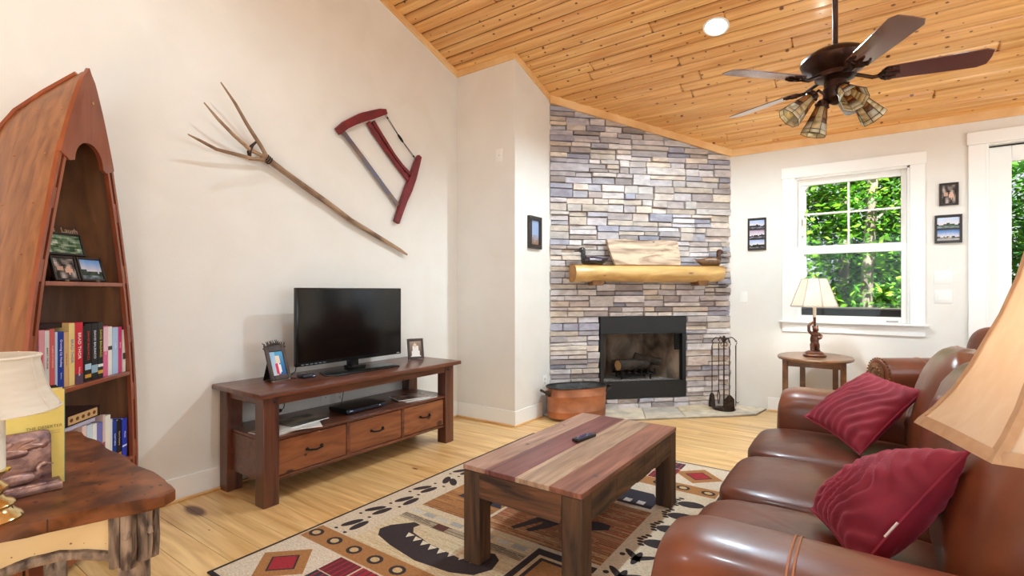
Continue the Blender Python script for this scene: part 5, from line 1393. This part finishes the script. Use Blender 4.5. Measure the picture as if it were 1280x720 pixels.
# bear lamp
BLX, BLY = RTX+.0, RTY-.03
bl = thing('bear_table_lamp', 'lit bear figurine lamp with a laced parchment shade, in front of the window', 'table lamp', (BLX, BLY, RTZ))
RES = M('bronzed_resin', (118, 72, 50), (74, 44, 34), 'noise', (40, 40, 40), .38, .3)
m = T(BLX, BLY, RTZ)
mb = MB(m); mb.lathe([(.0, .0008), (.092, .0008), (.096, .012), (.086, .022), (.076, .026), (.078, .034), (.066, .044), (.05, .05), (.0, .052)], 32, cap=False); mb.obj('base', RES, bl)
# bear standing on hind legs, one paw up on the pole: metaball body turned into one mesh
def blob_mesh(name, balls, mat, par, mtx, vox=.004):
    mb = MB()
    for b in balls:
        if b[0] == 't': mb.tube(b[1], b[2], 10)
        else: mb.ball(b[1], b[2], b[3] if len(b) > 3 else None, 14, 10)
    mb.bm.transform(mtx)
    me = bpy.data.meshes.new('tmp'); mb.bm.to_mesh(me); mb.bm.free(); o = bpy.data.objects.new('tmp', me); COL.objects.link(o)
    r = o.modifiers.new('r', 'REMESH'); r.mode = 'VOXEL'; r.voxel_size = vox
    s_ = o.modifiers.new('s', 'SMOOTH'); s_.iterations = 5; s_.factor = .5
    dg = bpy.context.evaluated_depsgraph_get(); dg.update(); ev = bpy.data.meshes.new_from_object(o.evaluated_get(dg))
    bpy.data.objects.remove(o); bpy.data.meshes.remove(me)
    out = MB(); out.bm.free(); out.bm = bmesh.new(); out.bm.from_mesh(ev); bpy.data.meshes.remove(ev)
    return out.obj(name, mat, par, sharp=80)
fm_ = m @ T(0, 0, .05) @ RZ(math.radians(35)) @ Matrix.Diagonal((1.05, 1.05, 1.08, 1))    # bear faces local -y
bear = [('b', (0, 0, .098), (.036, .032, .052)), ('b', (0, -.004, .140), (.033, .028, .034)), ('b', (0, -.004, .066), (.034, .030, .03)),
        ('b', (0, -.014, .186), (.025, .024, .024)), ('b', (0, -.040, .180), (.012, .015, .010)), ('b', (-.019, -.008, .208), .0085), ('b', (.019, -.008, .208), .0085),
        ('t', [(-.020, -.002, .062), (-.024, -.006, .03), (-.024, -.004, .004)], [.021, .017, .016]), ('t', [(.020, -.002, .062), (.024, -.006, .03), (.024, -.004, .004)], [.021, .017, .016]),
        ('b', (-.024, -.016, .007), (.014, .024, .008)), ('b', (.024, -.016, .007), (.014, .024, .008)),
        ('t', [(-.028, -.002, .150), (-.052, -.004, .172), (-.052, -.002, .215), (-.024, .004, .238), (-.004, .012, .245)], [.015, .014, .012, .011, .011]),
        ('t', [(.028, -.004, .148), (.046, -.022, .128), (.030, -.040, .112), (.010, -.040, .108)], [.015, .013, .011, .012])]
blob_mesh('bear_figurine', bear, RES, bl, fm_, .0035)
mb = MB(m); mb.tube([(.004, .020, .05), (.002, .018, .2), (0, .012, .30), (0, 0, .38)], [.009, .010, .011, .012], 10); mb.obj('pole', RES, bl)
mb = MB(m); mb.lathe([(.014, .36), (.014, .46)], 14); mb.obj('candle_sleeve', M('parchment_sleeve', (226, 214, 196), rough=.5), bl)
mb = MB(m); mb.ball((0, 0, .53), (.028, .028, .038)); mb.obj('bulb', M('lit_bulb', (255, 240, 210), emit=((255, 226, 180), 6)), bl)
mb = MB(m); mb.lathe([(.012, .46), (.016, .48), (.014, .50)], 12); mb.obj('socket', BRASS, bl)
PARCH = M('parchment_shade', (246, 242, 234), (238, 230, 216), 'noise', (9, 9, 9), .7, trans=.45, lo=.3, hi=.7)
mb = MB(m); SH0, SH1 = .455, .715
def octa(r, n=8, a0=PI/8): return [(r*math.cos(2*PI*k/n+a0), r*math.sin(2*PI*k/n+a0)) for k in range(n)]
A = octa(.200); B = octa(.104); Ai = octa(.197); Bi = octa(.101)
VA, VB, VAi, VBi = [[mb.v((x, y, z)) for x, y in P] for P, z in ((A, SH0), (B, SH1), (Ai, SH0), (Bi, SH1))]
for k in range(8):
    q = (k+1) % 8
    for P, Q in ((VA, VB), (VBi, VAi), (VB, VBi), (VAi, VA)): mb.face([P[k], P[q], Q[q], Q[k]])
sh = mb.obj('lamp_shade', PARCH, bl, sharp=20)
mb = MB(m)
for k in range(8):
    a, b = Vector((*A[k], SH0)), Vector((*B[k], SH1)); n = 16
    tang = Vector((-a.y, a.x, 0)).normalized()
    mb.tube([a.lerp(b, i/n)*1.0+tang*(.006*(-1)**i)+Vector((a.x, a.y, 0)).normalized()*.002 for i in range(n+1)], .0016, 5)
    for P, z in ((A, SH0+.006), (B, SH1-.006)):
        c, d = Vector((*P[k], z)), Vector((*P[(k+1) % 8], z)); mb.tube([c.lerp(d, i/8)*1.004+Vector((0, 0, .005*(-1)**i)) for i in range(9)], .0016, 5)
mb.obj('leather_lacing', M('lacing', (128, 100, 74), rough=.7), sh)
mb = MB(m); mb.tube([(-.10, 0, SH1-.01), (0, 0, SH1-.005), (.10, 0, SH1-.01)], .002, 5); mb.tube([(0, 0, .50), (.03, 0, .56), (.03, 0, .64), (0, 0, SH1+.005)], .002, 5); mb.ball((0, 0, SH1+.018), (.008, .008, .012)); mb.obj('finial', BRASS, bl)
light('bear_lamp_bulb', 'POINT', (BLX, BLY, RTZ+.56), 15, (1, .95, .88), .035)

# ================================================================ NEAR LAMP AT THE RIGHT EDGE
NLX, NLY = .255, .967
nt2 = thing('side_table', 'dark round side table under the large beige lamp, beside the near sofa arm', 'side table', (NLX+.02, NLY-.13, 0))
m = T(NLX+.02, NLY-.13, 0)
mb = MB(m); mb.lathe([(0, .60), (.27, .60), (.28, .61), (.28, .625), (.27, .63), (0, .63)], 40, cap=False); mb.obj('top', SIDEW, nt2)
for k in range(3):
    a = 2*PI*k/3+.4; mb = MB(m); mb.tube([(.06*math.cos(a), .06*math.sin(a), .599), (.10*math.cos(a), .10*math.sin(a), .3), (.21*math.cos(a), .21*math.sin(a), .002)], [.022, .02, .017], 10); mb.obj('leg', SIDEW, nt2)
bgl = thing('bell_shade_lamp', 'large table lamp with a beige panelled bell shade, cropped by the right edge', 'table lamp', (NLX, NLY, .63))
m = T(NLX, NLY, 0)
mb = MB(m); mb.lathe([(0, .631), (.085, .631), (.09, .645), (.06, .66), (.03, .68), (.026, .72), (.05, .76), (.062, .82), (.05, .89), (.026, .93), (.018, .96), (.022, .98), (.016, 1.0), (0, 1.0)], 28, cap=False); mb.obj('base', RES, bgl)
mb = MB(m); mb.tube([(0, 0, .99), (0, 0, 1.13)], .008, 8); mb.ball((0, 0, 1.17), (.028, .028, .036)); mb.obj('bulb', M('lit_bulb', (255, 240, 210)), bgl)
SILK = M('beige_silk_shade', (238, 222, 200), (232, 213, 188), 'noise', (40, 40, 4), .6, trans=.5, detail=4)
TRIMB = M('bronze_silk_trim', (204, 168, 132), (192, 154, 118), 'noise', (40, 40, 40), .6, trans=.3)
NP = 6; A0 = math.radians(168)
prof = [(.195, 1.044), (.190, 1.052), (.172, 1.073), (.150, 1.105), (.132, 1.140), (.117, 1.176), (.099, 1.218), (.082, 1.270), (.070, 1.322)]
def shade_pt(r, z, k, seg, dr=0):
    # between rib k and k+1, panels bow slightly inward of the round
    a = A0+2*PI*(k+seg)/NP; chord = math.cos(PI/NP)/math.cos((seg-.5)*2*PI/NP); rr_ = (r+dr)*lerp(1, chord, .62)
    drop = -.006*math.sin(PI*seg) if z < 1.06 else 0
    return Vector((rr_*math.cos(a), rr_*math.sin(a), z-drop))
mb = MB(m); S_ = 8; Rg = []
for r_, z_, d in [(r, z, 0) for r, z in prof]+[(r, z, -.002) for r, z in prof[::-1]]:
    Rg.append([mb.v(shade_pt(r_, z_, k, q/S_, d)) for k in range(NP) for q in range(S_)])
n = NP*S_
for A, B in zip(Rg, Rg[1:]+Rg[:1]):
    for k in range(n): mb.face([A[k], A[(k+1) % n], B[(k+1) % n], B[k]])
s_ = mb.obj('lamp_shade', SILK, bgl)
mb = MB(m)
def band(pa, pb, off):
    pass
for k in range(NP):
    Lp, Rp = [], []
    for r_, z_ in prof:
        Lp.append(shade_pt(r_, z_, k-1, 1-.035/(r_*6.28/NP)*.25*1.0, .0016)); Rp.append(shade_pt(r_, z_, k, .035/(r_*6.28/NP)*.25, .0016))
    C_ = [shade_pt(r_, z_, k, 0, .003) for r_, z_ in prof]
    vl, vc, vr = [[mb.v(p) for p in P] for P in (Lp, C_, Rp)]
    for i in range(len(prof)-1): mb.face([vl[i], vc[i], vc[i+1], vl[i+1]]); mb.face([vc[i], vr[i], vr[i+1], vc[i+1]])
lo = [[mb.v(shade_pt(r, z, k, q/S_, .002)) for k in range(NP) for q in range(S_)] for r, z in ((.195, 1.0435), (.190, 1.0525), (.185, 1.058))]
for A, B in zip(lo, lo[1:]):
    for k in range(n): mb.face([A[k], A[(k+1) % n], B[(k+1) % n], B[k]])
mb.obj('shade_trim', TRIMB, s_)
light('near_lamp_bulb', 'POINT', (NLX, NLY, 1.19), 1.5, (1, .97, .92), .03)

# ================================================================ CEILING FAN AND RECESSED LIGHT
FX, FY, FZ = -.139, 3.306, 2.410
FANB = M('oiled_bronze', (64, 38, 28), (40, 26, 20), 'noise', (20, 20, 20), .3, .7)
BLADE = M('fan_blade_wood', (78, 36, 40), (88, 44, 46), 'noise', (20, 20, 3), .24, coat=1.0, detail=5)
BLADE.node_tree.nodes['Principled BSDF'].inputs['IOR'].default_value = 2.3
cf = thing('ceiling_fan', 'five-blade bronze ceiling fan with four stained glass lamp shades', 'ceiling fan', (FX, FY, FZ))
m = T(FX, FY, FZ)
CZ = ceil_z(FY)-FZ
mb = MB(m); mb.tube([(0, 0, .18), (0, 0, CZ-.05)], .0135, 12); mb.obj('downrod', FANB, cf)
mb = MB(m @ T(0, 0, CZ) @ RX(-math.atan(.32))); mb.lathe([(.02, -.09), (.05, -.075), (.07, -.03), (.072, -.004)], 24); mb.obj('canopy', FANB, cf)
mb = MB(m); mb.lathe([(.02, .205), (.035, .20), (.05, .185), (.12, .165), (.165, .135), (.172, .115), (.16, .085), (.13, .06), (.10, .045), (.10, .02), (.06, .005)], 36); mb.obj('motor_housing', FANB, cf)
mb = MB(m); mb.lathe([(.055, .004), (.055, -.03), (.06, -.035), (.06, -.085), (.05, -.10), (.035, -.11), (.012, -.125)], 28); mb.obj('light_hub', FANB, cf)
A1 = 5.185
for k in range(5):
    a = A1+2*PI*k/5; bmx = m @ RZ(a)
    mb = MB(bmx @ T(.165, 0, .008) @ RX(math.radians(-13)))
    pts = [(.06, -.058), (.30, -.068), (.455, -.074), (.490, -.055), (.495, 0), (.490, .055), (.455, .074), (.30, .068), (.06, .058), (.04, .03), (.04, -.03)]
    mb.prism(pts, -.003, .003, bevel=.0015); b = mb.obj('blade', BLADE, cf)
    mb = MB(bmx); mb.tube([(.08, 0, .03), (.13, 0, .012), (.17, 0, -.004), (.205, 0, -.002)], [.011, .010, .011, .010], 8)
    mm = T(.165, 0, .008) @ RX(math.radians(-13))
    for sy in (-1, 1):
        mb.tube([(.03, 0, -.008), (.05, sy*.030, -.008), (.085, sy*.045, -.007), (.115, sy*.035, -.006)], [.008, .008, .008, .006], 7, mm)
    mb.tube([(.03, 0, -.008), (.08, 0, -.008), (.125, 0, -.006)], [.008, .008, .006], 7, mm)
    mb.tube([(.07, -.05, -.006), (.06, 0, -.007), (.07, .05, -.006)], .007, 7, mm); mb.obj('blade_iron', FANB, b)
AMBER = M('art_glass', (255, 255, 255), (226, 222, 214), attr=True, scale=(30, 30, 30), rough=.18, trans=.45)
LEAD = M('lead_came', (30, 24, 22), rough=.45)
def tiff(ang, tilt, reach, drop):
    d = Vector((math.cos(ang), math.sin(ang), 0)); root = Vector((FX, FY, FZ-.07)); p2 = root+d*reach+Vector((0, 0, drop))
    axis = (d*math.sin(tilt)-Vector((0, 0, 1))*math.cos(tilt)).normalized()
    mb = MB(); mb.tube([root+d*.05, root+d*(.05+.4*(reach-.05))+Vector((0, 0, .022)), p2-axis*.05-d*.004, p2-axis*.02], .007, 8); arm = mb.obj('lamp_arm', FANB, cf)
    side = axis.cross(Vector((0, 0, 1))).normalized(); fm3 = Matrix((side, axis.cross(side), axis)).transposed().to_4x4(); fm3.translation = p2
    mb = MB(fm3); mb.lathe([(.016, -.03), (.03, -.02), (.034, .0), (.030, .012)], 16)
    for k in range(6): mb.ball((.033*math.cos(k*PI/3), .033*math.sin(k*PI/3), .004), .008, seg=8, rings=6)
    mb.obj('fitter', FANB, arm)
    n = 8; r0, r1, L_ = .026, .066, .165; zs = (0, .45, .62, .86, 1.0)
    P = lambda k, t, dr=0: ((r0+(r1-r0)*t+dr)*math.cos(2*PI*k/n+.2), (r0+(r1-r0)*t+dr)*math.sin(2*PI*k/n+.2), L_*t)
    pal = ((238, 214, 166), (196, 132, 62), (236, 226, 206), (150, 96, 60), (226, 176, 92))
    mb = MB(fm3)
    for k in range(n):
        for j in range(4):
            ca = (246, 232, 200) if j == 3 else (pal[0] if k % 2 else (pal[1], pal[3], pal[2])[j])
            mb.col(*ca); q = [mb.v(P(k, zs[j])), mb.v(P(k+1, zs[j])), mb.v(P(k+1, zs[j+1])), mb.v(P(k, zs[j+1]))]; mb.face(q)
    s3 = mb.obj('lamp_shade', AMBER, arm, recalc=True, sharp=10)
    md = s3.modifiers.new('thickness', 'SOLIDIFY'); md.thickness = .002
    mb = MB(fm3)
    for k in range(n):
        mb.tube([P(k, 0, .001), P(k, 1, .001)], .0018, 5)
        for j in ((1, 2, 3, 4) if k % 2 == 0 else (3, 4)): mb.tube([P(k, zs[j], .001), P(k+1, zs[j], .001)], .0016, 5)
        if k % 2 == 0:
            c = P(k+.5, .53, -.002); mb.tube([P(k, .45, .001), c, P(k+1, .45, .001)], .0014, 5); mb.tube([P(k, .62, .001), c, P(k+1, .62, .001)], .0014, 5)
    mb.obj('leading', LEAD, s3)
    mb = MB(fm3); mb.ball((0, 0, .06), (.018, .018, .026)); mb.obj('bulb', M('unlit_bulb', (238, 230, 216), rough=.3), arm)
RTa = math.atan2(.577, .817)       # direction to the right of the picture
tiff(RTa+PI-.12, math.radians(46), .125, -.005); tiff(RTa+PI-.62, math.radians(16), .062, -.045); tiff(RTa-1.75, math.radians(50), .09, .0); tiff(RTa+.12, math.radians(44), .125, .0)

def can_light(x, y, label, group):
    z = ceil_z(y); t = thing('recessed_light', label, 'ceiling light', (x, y, z), 0, group)
    m = T(x, y, z) @ RX(-math.atan(.32) if y > .9 else math.atan(.32))
    mb = MB(m); mb.lathe([(.082, -.001), (.098, -.001), (.096, -.007), (.084, -.009), (.078, -.004), (.07, .02), (.07, .045)], 32, cap=False); mb.obj('trim_ring', WHITEPL, t)
    mb = MB(m); mb.lathe([(.001, -.004), (.05, -.006), (.078, -.0035), (.078, -.002), (.001, -.002)], 32, cap=False); mb.obj('lens', M('lit_lens', (255, 255, 255), emit=((255, 250, 242), 8)), t)
can_light(*CAN[:2], 'lit recessed ceiling light in the pine ceiling above the mantel corner', None)

# ================================================================ OUTSIDE THE WINDOW
rl = thing('porch_railing', 'dark stained solid porch railing outside, below the window view', 'railing', (0, 8.0, -.12))
RAIL = M('dark_stain', (26, 22, 20), (40, 34, 30), 'noise', (3, 20, 20), .5)
mb = MB(); mb.b2((-5, 7.95, 1.005), (5, 8.09, 1.035), bevel=.006); mb.obj('top_rail', RAIL, rl)
mb = MB(); mb.b2((-5, 8.0, -.02), (5, 8.03, 1.005)); mb.obj('panel', RAIL, rl)
for i in range(6):
    mb = MB(); mb.b2((-5+2*i-.045, 7.975, -.12), (-5+2*i+.045, 8.065, 1.004), bevel=.004); mb.obj('post', RAIL, rl)
LEAF = M('leaf', (226, 226, 226), (255, 255, 255), 'noise', (3, 3, 3), .5, attr=True, trans=.45)
LN = LEAF.node_tree
for n in LN.nodes:
    if n.type == 'BSDF_TRANSLUCENT':
        pass
BARK = M('tree_bark', (150, 140, 128), (84, 76, 70), 'noise', (5, 5, 1.2), .9, bump=.02)
BARKW = M('pale_bark', (222, 216, 206), (120, 112, 104), 'noise', (6, 6, 3), .9, bump=.01)
def tree(label, x, y, zg, h, spread, n, z0, z1, leaf, cols, trunk_r, bark, rnd, lean=0):
    t = thing('tree', label, 'tree', (x, y, zg), 0, 'woodland trees beyond the porch')
    pts = [(x+lean*k/9+.06*nz(x, k*.4), y+.06*nz(y, k*.5, 3), zg-.1+h*k/9) for k in range(10)]
    mb = MB(); mb.tube(pts, [trunk_r*(1-.6*k/9) for k in range(10)], 10)
    for k in range(5):
        a = rnd.uniform(0, 2*PI); b = Vector(pts[3+k]); ln = spread*rnd.uniform(.4, .8)
        mb.tube([b, b+Vector((math.cos(a)*ln*.5, math.sin(a)*ln*.5, .3)), b+Vector((math.cos(a)*ln, math.sin(a)*ln, .5))], [trunk_r*.3, trunk_r*.2, trunk_r*.08], 6)
    mb.obj('trunk', bark, t)
    V = []; F = []; C = []
    clumps = [(x+rnd.gauss(0, spread*.5), y+rnd.gauss(0, spread*.35), rnd.uniform(z0, z1)) for _ in range(max(8, n//70))]
    for i in range(n):
        c = clumps[i % len(clumps)]
        p = Vector((c[0]+rnd.gauss(0, .26), max(8.35, c[1]+rnd.gauss(0, .26)), c[2]+rnd.gauss(0, .16)))
        u = Vector((rnd.gauss(0, 1), rnd.gauss(0, 1), rnd.gauss(0, .5))).normalized(); w = u.cross(Vector((rnd.gauss(0, .5), rnd.gauss(0, .5), 1))).normalized()
        s = leaf*rnd.uniform(.6, 1.25); b = len(V)
        V += [p-u*s*.6, p+w*s*.34-u*s*.05, p+u*s*.65-Vector((0, 0, s*.12)), p-w*s*.34-u*s*.05]
        F.append((b, b+1, b+2, b+3)); C.append(srgb(*mixc(*rnd.choice(cols), rnd.random())))
    inv = Vector((x, y, zg))
    me = bpy.data.meshes.new('foliage'); me.from_pydata([q-inv for q in V], [], F)
    ca = me.color_attributes.new('Col', 'FLOAT_COLOR', 'CORNER')
    buf = []
    for c in C: buf += list(c)*4
    ca.data.foreach_set('color', buf)
    me.materials.append(LEAF)
    o = bpy.data.objects.new('foliage', me); COL.objects.link(o); o.parent = t
rnd = random.Random(11)
BRIGHT = [((150, 210, 50), (96, 170, 40)), ((176, 224, 80), (120, 190, 50)), ((80, 150, 40), (60, 120, 36))]
MIDG = [((96, 170, 52), (52, 118, 38)), ((130, 190, 60), (70, 140, 44)), ((52, 104, 40), (36, 84, 34))]
DEEP = [((60, 120, 46), (32, 82, 36)), ((90, 150, 56), (44, 96, 40))]
for a in (('pale-barked tree at the left edge of the window view', -.95, 9.6, -.6, 8, 1.0, 1500, .2, 5, .10, BRIGHT, .13, BARKW, rnd, .15),
          ('grey-trunked tree seen through the middle of the window', -.02, 10.8, -.5, 9, 1.0, 1500, .2, 5, .10, BRIGHT, .11, BARK, rnd, .2),
          ('slim tree with bright leaves behind the right half of the window', .75, 11.2, -.4, 8, 1.1, 2600, .3, 5.4, .10, MIDG, .08, BARK, rnd, .1),
          ('dark grey tree trunk seen through the glass of the door', 2.25, 9.8, -.5, 9, .8, 900, .6, 5, .10, MIDG, .19, BARK, rnd, 0),
          ('leafy tree left of the window view, in bright green leaf', -2.4, 11.2, -.4, 8, 1.5, 6600, 0, 5.6, .11, BRIGHT, .12, BARK, rnd, .1),
          ('bushy tree filling the middle background of the window', -.4, 13.4, -.1, 9, 1.9, 12000, -.2, 6.8, .13, BRIGHT+MIDG, .12, BARK, rnd, 0),
          ('deep green tree filling the right background of the window', 1.6, 13.8, 0, 9, 1.9, 12000, -.2, 6.8, .13, MIDG+DEEP, .12, BARK, rnd, 0),
          ('leafy tree behind the glass door, far right', 4.2, 12.4, -.2, 9, 1.8, 8000, -.2, 6.2, .12, BRIGHT+MIDG, .12, BARK, rnd, 0),
          ('deep green tree far behind the window, left', -3.2, 15.0, .2, 10, 2.2, 11000, 0, 7.6, .15, DEEP+MIDG, .14, BARK, rnd, 0),
          ('deep green tree far behind the window, centre', .4, 16.4, .4, 10, 2.4, 15000, 0, 8, .16, DEEP+MIDG, .14, BARK, rnd, 0),
          ('deep green tree far behind the door', 3.9, 16.0, .4, 10, 2.4, 11000, 0, 8, .16, DEEP+MIDG, .14, BARK, rnd, 0)):
    tree(*a)
